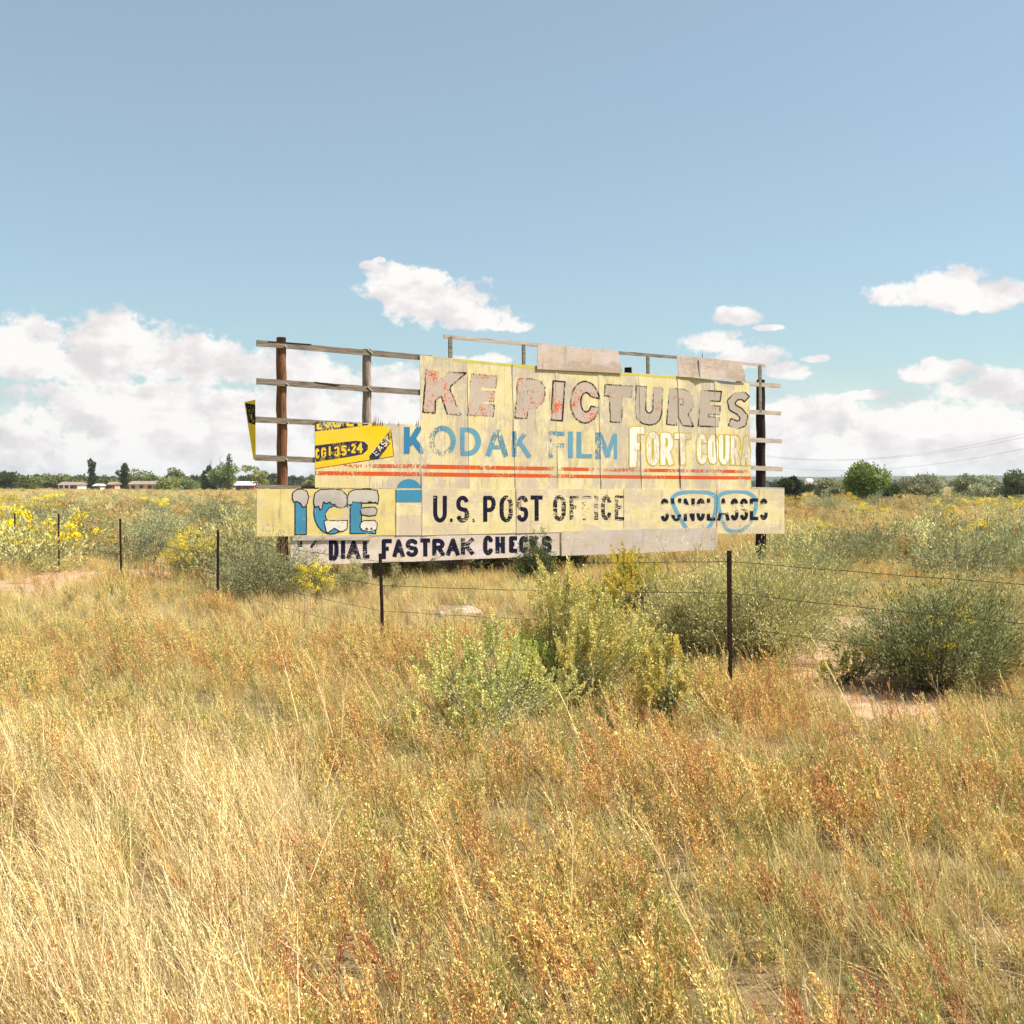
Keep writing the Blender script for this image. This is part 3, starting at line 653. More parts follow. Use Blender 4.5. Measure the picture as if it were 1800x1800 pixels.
film("letter", kod2, P_blue, .003, bu, .7, label="sky blue letter of the middle line")
# red stripes
def stripe(pts, mat, **k): film("stripe", [('poly', pts)], mat, .0025, bu, 1.1, **k)
stripe([(600, 817.5), (612, 816), (737, 816), (738, 822.8), (620, 822)], P_red)
stripe([(553, 828), (737.6, 829.8), (738, 837), (553, 835)], P_redl)
stripe([(739.5, 816.3), (1055, 822.5), (1319, 826.3), (1319, 831.8), (1055, 828.3), (739.5, 823.7)], P_red)
stripe([(739.5, 830), (1055, 834.8), (1319, 837.3), (1319, 843), (1055, 840.6), (739.5, 837.2)], P_redl)
# film box on the low left sheet
box = z1([(748,1056),(1000,1032),(1275,995),(1340,990),(1420,1000),(1500,1040),(1525,1303),(1270,1342),(1000,1385),(748,1425)])
film("film_box", [('poly', box)], P_yellow, .0018, bu, 1.0, label="yellow film carton painted on the low left sheet")
film("film_box_band", [('poly', z1([(748,964),(900,968),(1272,985),(1275,996),(1130,1015),(1000,1035),(748,1060)]))], P_navy, .003, bu, .8)
film("letter", [[('stroke', z1(a), 4.4)] for a in ([(775, 985), (775, 1030), (815, 1028)], [(850, 990), (880, 1025)], [(930, 975), (945, 1010), (985, 1005), (985, 978)], [(1060, 985), (1075, 1000), (1130, 998)], [(1170, 990), (1215, 1000)])], P_yellow, .0045, bu, .7)
film("film_box_band", [('poly', z1([(748,1200),(1000,1168),(1150,1152),(1235,1162),(1272,1195),(1270,1240),(1220,1285),(1100,1308),(1000,1325),(748,1362)]))], P_navy, .003, bu, .8)
film("letter", word([('C',752,790,1228,1330),('G',808,858,1218,1322),('1',884,900,1208,1300),('3',934,990,1208,1308),('5',1006,1060,1198,1300),('-',1070,1096,1215,1275),('2',1104,1150,1180,1275),('4',1160,1222,1170,1275)], z1, 3.3), P_yellow, .0045, bu, .55, label="yellow character in the dark oval of the film carton")
film("film_box_band", [('poly', z1([(1497,1042),(1508,1160),(1376,1335),(1290,1338),(1284,1306)]))], P_navy, .003, bu, .8)
def slant(items, o, ux, uy, w):
    sh = []
    for ch, a, b in items:
        sh.append([])
        for st in GL[ch]:
            pts = [(o[0] + ux[0] * (a + (b - a) * p[0]) + uy[0] * p[1], o[1] + ux[1] * (a + (b - a) * p[0]) + uy[1] * p[1]) for p in st]; sh[-1].append(('stroke', pts, w))
    return sh
o_ = z1([(1318, 1262)])[0]
film("letter", slant([('E', .0, .16), ('A', .24, .42), ('S', .50, .64), ('T', .72, .88)], o_, (28, -31), (7.2, 6.6), 1.7), P_white, .0045, bu, .5)
film("letter_outline", [('stroke', z1([(748,1427),(1000,1388),(1270,1345),(1527,1306),(1500,1040)]), 1.0)], P_black, .004, bu, .5)
film("letter_outline", [('stroke', z1([(748,1427),(830,1414),(1000,1388),(1060, 1379)]), 1.3)], P_red, .0045, bu, .5)
# FORT COURAGE fragment: slab letters
fort = []
for ch, a, b, y0, y1, w in (('F',368,500,875,1222,13),('O',512,624,918,1208,9.6),('R',632,744,925,1205,9.6),('T',750,892,932,1200,10),('C',942,1032,938,1195,8),('O',1038,1124,942,1195,8),('U',1130,1226,945,1200,8),('R',1232,1318,948,1202,7.6),('A',1324,1412,950,1205,8)):
    fort += word([(ch, a, b, y0, y1)], z3, w)
clipF = [(1090, 740), (1318.6, 740), (1319.6, 830), (1090, 830)]
f_ = film("letter", fort, P_white, .003, bu, .8, clip=clipF, label="white slab letter with a mustard edge")
film("letter_outline", fort, P_ygold, .0045, bu, .6, outline=(1.8, .5), clip=clipF, parent=f_)
# blue dome shared by upper and lower sheets
film("painted_shape", [('poly', z4(arc(1620, 222, 118, 98, 180, 360, 24)))], P_iceblue, .0025, bu, .9, clip=[(690, 830), (760, 830), (760, 857.8), (690, 857.8)], label="blue dome shape over the seam")
film("painted_shape", [('poly', z4([(1490, 232), (1742, 230), (1742, 355), (1488, 355)]))], P_iceblue, .0025, bl, .9, base=.03, label="blue block under the dome shape")

# ICE
ice_blue = [[('poly', z4([(492,330),(605,330),(605,672),(492,672)]))],
            [('poly', z4(arc(850, 450, 172, 218, 0, 352, 44))), ('hole', z4(arc(905, 480, 112, 90, 0, 352, 30))), ('hole', z4([(880,400),(1040,400),(1040,560),(880,560)]))],
            [('poly', z4([(1037,300),(1300,300),(1290,360),(1150,362),(1150,600),(1290,598),(1290,663),(1037,663)]))]]
il = film("letter", ice_blue, P_iceblue, .002, bl, .8, base=.03, label="blue letter under a snow cap")
film("letter_outline", ice_blue, P_iceblk, .0035, bl, .6, outline=(1.9, 0), base=.03, parent=il)
cap = [[('poly', z4([(465,310),(470,260),(510,228),(560,222),(610,245),(628,300),(615,360),(592,400),(565,400),(548,365),(512,345),(480,350)]))],
       [('poly', z4([(678,320),(690,262),(740,228),(860,222),(950,230),(1000,280),(1006,340),(985,400),(950,408),(905,400),(885,370),(860,378),(835,350),(800,366),(772,350),(757,420),(740,428),(725,390),(695,402),(676,370)]))],
       [('poly', z4([(1010,300),(1030,250),(1080,228),(1200,225),(1305,235),(1320,300),(1310,370),(1285,352),(1262,360),(1230,345),(1200,362),(1150,358),(1100,352),(1065,345),(1048,382),(1012,370)]))],
       [('poly', z4([(1135,430),(1170,405),(1280,400),(1305,430),(1290,480),(1230,490),(1150,475)]))]]
par = [il[0], il[1], il[2], il[2]]
film("snow_cap", cap, P_snow, .005, bl, .8, base=.03, parent=par)
film("snow_outline", cap, P_iceblk, .0065, bl, .6, outline=(1.7, 0), base=.03, parent=par)
cap2 = [[('poly', z4([(1140,560),(1170,535),(1280,530),(1305,560),(1300,620),(1250,640),(1160,632),(1135,600)]))], [('poly', z4([(778,535),(1012,532),(1005,615),(965,640),(935,640),(880,608),(850,630),(815,655),(800,640)]))]]
film("snow_cap", cap2, P_snoww, .005, bl, .8, base=.03, parent=[il[2], il[1]]); film("snow_outline", cap2, P_iceblk, .0065, bl, .6, outline=(1.6, 0), base=.03, parent=[il[2], il[1]])
film("snow_drip", [[('poly', z4([(1180,625),(1200,600),(1222,625)]))], [('poly', z4([(1232,625),(1248,595),(1262,625)]))]], P_iceblk, .0065, bl, .5, base=.03, parent=il[2])
# U.S. POST OFFICE
film("letter", word([('U',107,235,165,415),('.',262,290,375,412),('S',322,440,165,416),('.',468,496,378,412),('P',572,690,165,408)], z5, 7.3), P_navys, .003, bl, .6, base=.03, label="dark capital starting the post office line")
film("letter", word([('O',725,848,163,412),('S',880,990,165,408),('T',1012,1125,163,400),('O',1222,1340,160,402)], z5, 7.3), P_navyw, .003, bl, .6, base=.03)
film("letter", word([('F',1375,1465,165,390),('F',1490,1582,165,393),('I',1605,1636,160,390),('C',1668,1765,160,392)], z5, 6.6) + word([('E',240,318,1462,1678)], z3, 6), P_navyx, .003, bl, .6, base=.03)
# SUNGLASSES
sung = word([(c, a, b, 190, 405 - i * 1.5) for i, (c, a, b) in enumerate((('S',528,606),('U',625,722),('N',742,846),('G',862,942),('L',958,1040),('A',1052,1168),('S',1178,1252),('S',1264,1342),('E',1356,1436),('S',1450,1524)))], z6, 6.0)
film("letter", sung, P_navym, .0045, bl, .6, base=.03, label="worn dark capital over the blue spectacles")
def smooth(p, n=5):
    q = []
    for i in range(len(p) - 1):
        a, b, c, d = p[max(0, i - 1)], p[i], p[i + 1], p[min(len(p) - 1, i + 2)]
        for k in range(n):
            t = k / n; q.append(tuple(.5 * (2 * b[j] + (c[j] - a[j]) * t + (2 * a[j] - 5 * b[j] + 4 * c[j] - d[j]) * t * t + (3 * b[j] - a[j] - 3 * c[j] + d[j]) * t ** 3) for j in (0, 1)))
    return q + [p[-1]]
gl = [('stroke', z6([(765,465),(720,395),(690,340),(645,240),(640,190),(680,152),(760,132),(850,126),(960,136),(1030,165),(1045,215),(1040,300),(1010,410),(970,465)]), 5.5),
      ('stroke', z6([(1062,190),(1090,150),(1200,126),(1320,134),(1395,175),(1415,230),(1405,310),(1360,410),(1300,478),(1220,498),(1150,478),(1105,400),(1075,300),(1060,190)]), 5.0)]
film("painted_lens", [[(g[0], smooth(g[1]), g[2] + 1.6)] for g in gl], P_glass, .003, bl, .6, base=.03, clip=[(1170, 862), (1340, 862), (1340, 937), (1259, 937), (1258, 928), (1170, 929)])
# DIAL FASTRAK CHECKS
film("letter", word([('I',522,552,735,795),('D',828,926,716,932),('I',948,988,728,915),('A',1005,1142,730,915),('L',1165,1232,738,912),('F',1350,1452,716,916),('A',1458,1578,718,896),('S',1588,1712,714,894)], z4, 7.6) + [[('stroke', z4([(650, 800), (705, 735)]), 5)]], P_navys, .002, flat, .6, base=.020, label="dark capital on the left bottom sheet")
film("letter", word([('T',-10,82,562,732),('R',100,216,565,724),('A',230,356,560,724),('K',366,488,558,716),('C',573,668,535,720),('H',688,778,545,704),('E',815,892,542,698),('C',908,992,540,700),('K',1004,1086,540,698),('S',1120,1212,537,698)], z5, 7.6), P_navys, .002, flat, .6, base=.020, label="dark capital on the right bottom sheet")
# ghost letters on the bare sheets
film("ghost_letter", word([('A',1340,1400,530,580),('S',1420,1480,528,580),('C',1335,1390,620,670),('O',1400,1470,600,660)], z5, 1.6) + word([('O',420,500,500,600),('O',530,600,500,600),('C',720,790,540,620)], z6, 1.4), P_rel, .002, flat, .6, base=.052)

# bent sliver of sheet at the left end
q = [(435, 706), (448, 702.5), (448.5, 808), (446.5, 808)]
sliver = sheet("bent_panel", q, .03, mat_paint("bent_panel_yellow", (.80, .56, .03), 0, True, 30), flat, jit=(.2, 0, .2, 1.2), seed=71, step_=1.5, lift=lambda s, t: -.20 * (1 - s) * (1 - .75 * t), label="narrow bent yellow and black panel at the far left end")
def fl(x, y): 
    t = (y - 704) / 104; xl = 435 + 11.5 * t; s = max(0, min(1, (x - xl) / (448 - xl + .01))); return flat(x, y) - .20 * (1 - s) * (1 - .75 * t)
film("panel_band", [('poly', [(435.5, 707.5), (447.8, 711.5), (448, 747), (439.6, 742.5)])], mat_paint("bent_panel_black", (.02, .018, .03), .30, True, 31), .003, fl, .8, base=.03, parent=BB)

# ---------------------------------------------------------------- wire fence
FEN = empty("wire_fence", (gx(668, 14.9), 14.9, 0)); tag(FEN, "rusty steel post and barbed wire fence in front of the billboard", "fence")
FX, FY = FEN.location.x, FEN.location.y
posts = [(-14.1, 33.6, 1.44), (-11.1, 29.0, 1.44), (gx(211, 24.5), 24.5, CAM_H - (912 - HORIZ) * 24.5 / FPX), (gx(383, 19.5), 19.5, CAM_H - (932 - HORIZ) * 19.5 / FPX), (gx(668, 14.9), 14.9, CAM_H - (973 - HORIZ) * 14.9 / FPX),
         (gx(1282, 11.2), 11.2, CAM_H - (968 - HORIZ) * 11.2 / FPX), (5.3, 7.4, 1.5)]
wd = [.045, .045, .042, .042, .042, .046, .045]
for i, (x, y, z) in enumerate(posts):
    mb = MB(); w = wd[i]; b = -.1; l = (0.02 if i == 4 else (.008 * (i % 3 - 1)))
    # T section with studs
    for (a, c) in (((-w/2, -.006), (w/2, 0)), ((-.006, .0005), (.006, .034))):
        mb.add([(x-FX+a[0]+l*2, y-FY+a[1], b), (x-FX+c[0]+l*2, y-FY+a[1], b), (x-FX+c[0]+l*2, y-FY+c[1], b), (x-FX+a[0]+l*2, y-FY+c[1], b),
                (x-FX+a[0], y-FY+a[1], z), (x-FX+c[0], y-FY+a[1], z), (x-FX+c[0], y-FY+c[1], z), (x-FX+a[0], y-FY+c[1], z)],
               [(0,3,2,1),(4,5,6,7),(0,1,5,4),(1,2,6,5),(2,3,7,6),(3,0,4,7)])
    for k in range(24):
        zz = .12 + k * (z - .15) / 24; xo = x - FX + l * 2 * (1 - zz / z); mb.box((xo - .007, y - FY - .014, zz), (xo + .007, y - FY - .0065, zz + .016))
    mb.build("fence_post", M_steel, FEN)
def strand(off, barb=True, r=.0030, sag=.02):
    mb = MB(); P = []
    for i in range(len(posts) - 1):
        (x0, y0, z0), (x1, y1, z1) = posts[i], posts[i + 1]; nn = 16
        for k in range(nn + (i == len(posts) - 2)):
            t = k / nn; P.append((x0 + (x1 - x0) * t - FX, y0 + (y1 - y0) * t - FY - .012, (z0 - off) * (1 - t) + (z1 - off) * t - sag * 4 * t * (1 - t) + .003 * math.sin(k * 2.1 + i)))
    mb.tube(P, r, 5, cap=False)
    if barb:
        for i in range(len(P) - 1):
            a, b = Vector(P[i]), Vector(P[i + 1]); ln = (b - a).length; m = int(ln / .11)
            for k in range(m):
                p = a + (b - a) * ((k + .5) / m); d = Vector((random.uniform(-1, 1), random.uniform(-1, 1), random.uniform(.6, 1))).normalized() * .014
                mb.tube([p - d, p + d], .0018, 3, cap=False)
    mb.build("wire_strand", M_wire, FEN)
strand(.10); strand(.40); strand(.72, True, .0026); strand(.98, False, .002)
mb = MB()     # woven wire on the lower half
for i in range(2, 5):
    (x0, y0, z0), (x1, y1, z1) = posts[i], posts[i + 1]; nn = 30
    for k in range(nn):
        t = k / nn; x, y = x0 + (x1 - x0) * t - FX, y0 + (y1 - y0) * t - FY - .012; zt = (z0 * (1 - t) + z1 * t) - .72 - .03 * math.sin(k * .7)
        mb.tube([(x, y, .05), (x + .01 * math.sin(k * 3), y, (zt + .05) / 2), (x, y, zt)], .0016, 3, cap=False)
mb.build("woven_wire", M_wire, FEN)

# ---------------------------------------------------------------- plants
class Veg:
    def __init__(s, seed): s.v = []; s.f = []; s.c = []; s.r = random.Random(seed); s.m = []
    def leaf(s, p, d, ln, w, col):
        r = s.r; d = Vector(d).normalized(); q = Vector((r.gauss(0, 1), r.gauss(0, 1), r.gauss(0, 1))); side = d.cross(q)
        if side.length < 1e-4: return
        side = side.normalized() * w * .5; p = Vector(p); b = len(s.v)
        s.v += [p[:], (p + d * ln * .45 + side)[:], (p + d * ln)[:], (p + d * ln * .45 - side)[:]]; s.f.append((b, b+1, b+2, b+3)); k = r.uniform(.75, 1.25)
        s.c += [(col[0]*k, col[1]*k, col[2]*k)] * 4
    def ribbon(s, pts, w0, w1, col):
        r = s.r; b = len(s.v); n = len(pts); a = r.uniform(0, math.pi); side = Vector((math.cos(a), math.sin(a), 0)); k = r.uniform(.8, 1.2)
        for i, p in enumerate(pts):
            w = (w0 + (w1 - w0) * i / (n - 1)) * .5; p = Vector(p); s.v += [(p - side * w)[:], (p + side * w)[:]]; s.c += [(col[0]*k, col[1]*k, col[2]*k)] * 2
        for i in range(n - 1): s.f.append((b+2*i, b+2*i+1, b+2*i+3, b+2*i+2))
    def mesh(s, name, mat=None):
        o = mesh_obj(name, s.v, s.f, mat or M_leaf, cols=np.array(s.c)); COL.objects.unlink(o); return o
def curve(p0, d0, ln, n, droop, r, wob=.04):
    p = Vector(p0); d = Vector(d0).normalized(); out = [p.copy()]
    for i in range(n):
        d = (d + Vector((r.gauss(0, wob), r.gauss(0, wob), -droop))).normalized(); p = p + d * (ln / n); out.append(p.copy())
    return out
GOLD, ORNG, RED, GRN, STRW, OLIV = (.78, .57, .22), (.74, .43, .16), (.50, .20, .11), (.34, .35, .10), (.82, .67, .39), (.58, .50, .17)
LEAN = Vector((-.30, -.03, 0))
def pick(r, pal):
    t = r.random(); a = 0
    for w, c in pal:
        a += w
        if t < a: return c
    return pal[-1][1]
def weed(seed, h, pal, stemcol, nst=4, nbr=11, nlf=8, lf=.0155, lean=LEAN):
    g = Veg(seed); r = g.r
    for s_ in range(nst):
        a = r.uniform(0, 6.28); sp = r.uniform(.05, .35); d = Vector((math.cos(a) * sp, math.sin(a) * sp, 1)) + lean * r.uniform(.3, 1.6)
        hh = h * r.uniform(.6, 1.1); main = curve((r.uniform(-.04, .04), r.uniform(-.04, .04), 0), d, hh, 7, .01, r)
        g.ribbon(main, .0075, .0028, stemcol)
        for b in range(nbr):
            t = .18 + .8 * (b + r.random()) / nbr; i = min(6, int(t * 7)); p = main[i].lerp(main[i + 1], t * 7 - i)
            a = r.uniform(0, 6.28); md = (main[i + 1] - main[i]).normalized(); bd = md * 1.25 + Vector((math.cos(a), math.sin(a), .1)) * r.uniform(.45, .9)
            bl_ = h * (.34 - .24 * t) * r.uniform(.6, 1.3); br = curve(p, bd, bl_, 3, -.03, r, .09); g.ribbon(br, .0042, .0018, stemcol)
            col = pick(r, pal)
            for k in range(nlf):
                tt = (k + r.random()) / nlf; j = min(2, int(tt * 3)); q = br[j].lerp(br[j + 1], tt * 3 - j)
                ld = (br[j + 1] - br[j]).normalized() + Vector((r.gauss(0, .7), r.gauss(0, .7), r.gauss(.25, .5))); g.leaf(q, ld, lf * r.uniform(.7, 1.6), lf * r.uniform(.35, .6), col if r.random() < .75 else pick(r, pal))
    return g
def tuft(seed, h, nb, col, col2, lean=LEAN, spread=.35, head=.3, w=.005):
    g = Veg(seed); r = g.r
    for i in range(nb):
        a = r.uniform(0, 6.28); sp = abs(r.gauss(0, spread)); d = Vector((math.cos(a) * sp, math.sin(a) * sp, 1)) + lean * r.uniform(.2, 1.9)
        c = col if r.random() < .7 else col2; ln = h * r.uniform(.45, 1.15)
        pts = curve((r.gauss(0, .05), r.gauss(0, .05), 0), d, ln, 5, r.uniform(.0, .16), r, .05); g.ribbon(pts, w * r.uniform(.7, 1.3), .0008, c)
        if r.random() < head:
            for k in range(9): q = pts[-2].lerp(pts[-1], k / 8); g.leaf(q, (pts[-1] - pts[-2]).normalized() + Vector((r.gauss(0, .3), r.gauss(0, .3), .1)), .016, .004, c)
    return g
def make_coll(name, vegs):
    c = bpy.data.collections.new(name)
    for i, g in enumerate(vegs):
        o = g.mesh(name + "_plant"); o.name = "%s_%02d" % (name, i); c.objects.link(o)
    return c, len(vegs)
def scatter(name, label, cat, pts, coll, cnt, idx=None, scl=None, tilt=.08):
    n_ = len(pts); me = bpy.data.meshes.new(name); me.from_pydata([tuple(p) for p in pts], [], [])
    rt = np.zeros((n_, 3), dtype=np.float32); rt[:, 0] = rng.normal(0, tilt, n_); rt[:, 1] = rng.normal(0, tilt, n_); rt[:, 2] = rng.normal(0, .5, n_)
    flip = rng.random(n_) < 0; rt[:, 2] += flip * 3.14
    at = me.attributes.new("rot", 'FLOAT_VECTOR', 'POINT'); at.data.foreach_set('vector', rt.ravel())
    at = me.attributes.new("siz", 'FLOAT', 'POINT'); at.data.foreach_set('value', np.asarray(scl, dtype=np.float32))
    at = me.attributes.new("pick", 'INT', 'POINT'); at.data.foreach_set('value', np.asarray(idx, dtype=np.int32))
    o = bpy.data.objects.new(name, me); COL.objects.link(o); tag(o, label, cat, kind='stuff')
    ng = bpy.data.node_groups.new(name + "_nodes", 'GeometryNodeTree')
    ng.interface.new_socket("Geometry", in_out='INPUT', socket_type='NodeSocketGeometry'); ng.interface.new_socket("Geometry", in_out='OUTPUT', socket_type='NodeSocketGeometry')
    gi = ng.nodes.new('NodeGroupInput'); go = ng.nodes.new('NodeGroupOutput'); ip = ng.nodes.new('GeometryNodeInstanceOnPoints'); ci = ng.nodes.new('GeometryNodeCollectionInfo')
    ci.inputs[0].default_value = coll; ci.inputs['Separate Children'].default_value = True; ci.inputs['Reset Children'].default_value = True
    def na(nm, t):
        a = ng.nodes.new('GeometryNodeInputNamedAttribute'); a.data_type = t; a.inputs[0].default_value = nm; return next(s for s in a.outputs if s.enabled and s.name == 'Attribute')
    ng.links.new(gi.outputs[0], ip.inputs['Points']); ng.links.new(ci.outputs[0], ip.inputs['Instance']); ip.inputs['Pick Instance'].default_value = True
    ng.links.new(na('pick', 'INT'), ip.inputs['Instance Index']); ng.links.new(na('rot', 'FLOAT_VECTOR'), ip.inputs['Rotation']); ng.links.new(na('siz', 'FLOAT'), ip.inputs['Scale'])
    ng.links.new(ip.outputs[0], go.inputs[0])
    m = o.modifiers.new("scatter", 'NODES'); m.node_group = ng; return o
def wedge(d0, d1, dens, half=R(26.5)):
    t = math.tan(half); m = 3.2        # a little wider than the view on both sides
    area = t * (d1 * d1 - d0 * d0) + 2 * m * (d1 - d0); n_ = int(area * dens); k = n_ * 3
    y = rng.uniform(d0, d1, k); keep = rng.random(k) < (y * t + m) / (d1 * t + m); y = y[keep][:n_]; x = rng.uniform(-1, 1, len(y)) * (y * t + m); return x, y
def nz(x, y, s, o=0): return mnoise.noise((x * s + o, y * s, o * 1.7))
def bare(x, y):
    """sandy clearings"""
    v = -9
    for cx, cy, rx, ry in BARE_SPOTS:
        v = max(v, 1 - ((x - cx) / rx) ** 2 - ((y - cy) / ry) ** 2 + .35 * nz(x, y, 1.3))
    return v
pG = [(.5, GOLD), (.2, OLIV), (.15, STRW), (.15, GRN)]; pO = [(.35, ORNG), (.3, GOLD), (.15, RED), (.2, OLIV)]; pR = [(.5, RED), (.3, ORNG), (.2, GOLD)]
pN = [(.45, GRN), (.3, OLIV), (.25, GOLD)]; pP = [(.6, (.55, .52, .24)), (.4, (.40, .41, .17))]
weeds = []
for i in range(4): weeds.append(weed(100 + i, .50, pG, (.55, .38, .15)))
for i in range(4): weeds.append(weed(120 + i, .48, pO, (.50, .28, .12)))
for i in range(3): weeds.append(weed(140 + i, .46, pR, (.42, .17, .09)))
for i in range(4): weeds.append(weed(160 + i, .42, pN, (.32, .30, .12)))
for i in range(2): weeds.append(weed(180 + i, .40, pP, (.40, .38, .2), lf=.014))
cw, _ = make_coll("weed", weeds)
KIND = {'g': (0, 4), 'o': (4, 8), 'r': (8, 11), 'n': (11, 15), 'p': (15, 17)}
def kind_at(x, y, r):
    """which weed grows where: patches a few metres across"""
    a, b = nz(x, y, .45, 3.0), nz(x, y, .22, 9.0)
    w = {'g': 1.0 + 1.6 * max(0, a), 'o': .75 + 2.6 * max(0, b), 'r': .12 + 2.0 * max(0, nz(x, y, .7, 5.5) - .15), 'n': .55 + 2.4 * max(0, -a), 'p': .12}
    if x < -2.0 - .1 * y and y < 22: w['r'] *= .6; w['g'] *= 1.5
    if x > 1.5 and y < 12: w['o'] *= 1.3; w['r'] *= 1.2
    if 15 < y < 24: w['n'] *= 2.0; w['p'] *= 5
    if y >= 24: w['p'] *= 4; w['n'] *= .8; w['g'] *= 1.9; w['o'] *= 1.2
    if y > 30 and x > .12 * y and nz(x, y, .08, 2) > -.1: w['o'] *= 3.0; w['r'] *= 2.5
    t = r.random() * sum(w.values())
    for k, v in w.items():
        t -= v
        if t <= 0: break
    a, b = KIND[k]; return r.randrange(a, b)
P = []; I_x = []; S_x = []; rr = random.Random(5)
BBN = (-ST, CT)
def behind(x, y): return (-(x) * ST + (y - Z0) * CT)   # signed distance behind the board's plane
ROCKS = [(gx(806, 19.6), 19.6, .55)]
OPEN = [(gx(850, 10.0), 10.0, .75), (gx(935, 10.8), 10.8, .5), (gx(1025, 11.2), 11.2, .6), (gx(1200, 10.1), 10.1, .5), (gx(900, 9.2), 9.2, .55), (gx(1020, 10.2), 10.2, .45), (gx(1330, 13.2), 13.2, .9), (gx(1660, 11.4), 11.4, .9), (gx(1215, 13.5), 13.5, .7)]
def opened(x, y):
    return any((x - a) ** 2 + (y - b) ** 2 < c * c for a, b, c in OPEN)
for d0, d1, dens, sc in ((2.6, 8, 54, 1.0), (8, 16, 38, 1.0), (16, 28, 20, .92), (28, 48, 9, .9), (48, 90, 4.0, 1.1)):
    X, Y = wedge(d0, d1, dens)
    for x, y in zip(X.tolist(), Y.tolist()):
        if bare(x, y) > 0 and rr.random() < (.97 if x > 0 else .80): continue
        if any((x - a) ** 2 + (y - b) ** 2 < c * c for a, b, c in ROCKS): continue
        if abs(behind(x, y)) < .35 and abs(x) < 9: continue
        s = sc * rr.uniform(.6, 1.15) * (.9 + .35 * nz(x, y, .5, 1))
        if y < 28 and nz(x, y, 1.5, 21) < -.14 and rr.random() < .62: continue
        if opened(x, y):
            if rr.random() < .5: continue
            s *= .6
        if x < -.9 - .12 * (y - 5) and y < 8.2 and rr.random() < .62: continue
        if 17 < y < 25 and -5.5 < x < 1.5: s *= .72
        if 13 < y < 25 and x > 1.5: s *= .85
        s = min(s, 1.0 + (.9 if d0 >= 28 else .15))
        P.append((x, y, gz(x, y) - .02)); I_x.append(kind_at(x, y, rr)); S_x.append(s)
for px, d in ((1282, 11.2), (668, 14.9), (383, 19.5), (211, 24.5)):
    X0 = gx(px, d)
    for k in range(26):
        y = d - .12 - abs(rr.gauss(0, .35)); x = X0 * y / d + rr.gauss(0, .22); P.append((x, y, gz(x, y) - .02)); I_x.append(rr.choice((0, 1, 2, 3, 4, 5, 11, 12))); S_x.append(rr.uniform(.9, 1.25) * (1 if d < 12 else .85))
scatter("weeds", "dense golden, orange and green dry weeds filling the field", "weeds", P, cw, 17, I_x, S_x)

# grasses
tufts = [tuft(200 + i, .58, 70, STRW, (.50, .38, .18)) for i in range(4)] + [tuft(220 + i, .30, 60, (.66, .53, .26), (.44, .38, .16), spread=.6, head=0) for i in range(4)] \
      + [tuft(240 + i, .30, 60, (.32, .32, .12), (.52, .44, .19), spread=.6, head=0) for i in range(2)]
cg, _ = make_coll("grass", tufts)
P = []; I_x = []; S_x = []
for d0, d1, dens, sc in ((2.6, 9, 42, 1.0), (9, 17, 24, 1.0), (17, 28, 15, 1.1), (28, 50, 8, 1.2), (50, 100, 3.0, 1.5), (100, 330, .35, 2.2)):
    X, Y = wedge(d0, d1, dens)
    for x, y in zip(X.tolist(), Y.tolist()):
        if bare(x, y) > .12 and rr.random() < .9: continue
        if any((x - a) ** 2 + (y - b) ** 2 < (c + .05) ** 2 for a, b, c in ROCKS): continue
        if y < 20 and nz(x, y, 1.9, 33) < -.14 and rr.random() < .4: continue
        tall = (x < -.9 - .12 * (y - 5) + .5 * nz(x, y, .6) and y < 8.3 + .8 * nz(x, y, .8, 4)) or (17.5 < y < 23.5 and -6 < x < 0 and rr.random() < .35)
        if tall and rr.random() < .62: k = rr.randrange(0, 4); s = rr.uniform(.6, 1.2) * (1 if y < 12 else .62)
        else: k = rr.randrange(4, 8) if rr.random() < (.75 if y < 15 else .93) else rr.randrange(8, 10); s = rr.uniform(.6, 1.2)
        P.append((x, y, gz(x, y) - .02)); I_x.append(k); S_x.append(s * sc if k > 3 else s)
scatter("grass", "pale straw coloured dry grass among the weeds", "grass", P, cg, 10, I_x, S_x)

# tall loose stalks rising over the foreground
def stalk(seed, h):
    g = Veg(seed); r = g.r
    main = curve((0, 0, 0), Vector((r.uniform(-.5, .05), r.uniform(-.1, .1), 1)), h, 9, r.uniform(0, .03), r, .03); g.ribbon(main, .0095, .003, (.66, .50, .25))
    for b in range(11):
        t = .45 + .53 * b / 11; i = min(8, int(t * 9)); p = main[i]; a = r.uniform(0, 6.28)
        br = curve(p, (main[i + 1] - main[i]).normalized() * 1.6 + Vector((math.cos(a), math.sin(a), 0)) * .6, h * .16 * r.uniform(.5, 1.2), 3, 0, r); g.ribbon(br, .0045, .002, (.66, .50, .25))
        for k in range(8): g.leaf(br[1].lerp(br[3], k / 8), Vector((r.gauss(0, 1), r.gauss(0, 1), 1)), .012, .006, STRW if r.random() < .6 else ORNG)
    return g
cs, _ = make_coll("stalk", [stalk(300 + i, .85) for i in range(6)])
P = []; I_x = []; S_x = []
X, Y = wedge(3.6, 11, 2.8)
for x, y in zip(X.tolist(), Y.tolist()):
    if opened(x, y) or opened(x, y + .8): continue
    P.append((x, y, gz(x, y))); I_x.append(rr.randrange(6)); S_x.append(rr.uniform(.7, 1.15))
scatter("tall_stalks", "tall thin dry seed stalks leaning over the foreground weeds", "stalks", P, cs, 6, I_x, S_x, .1)

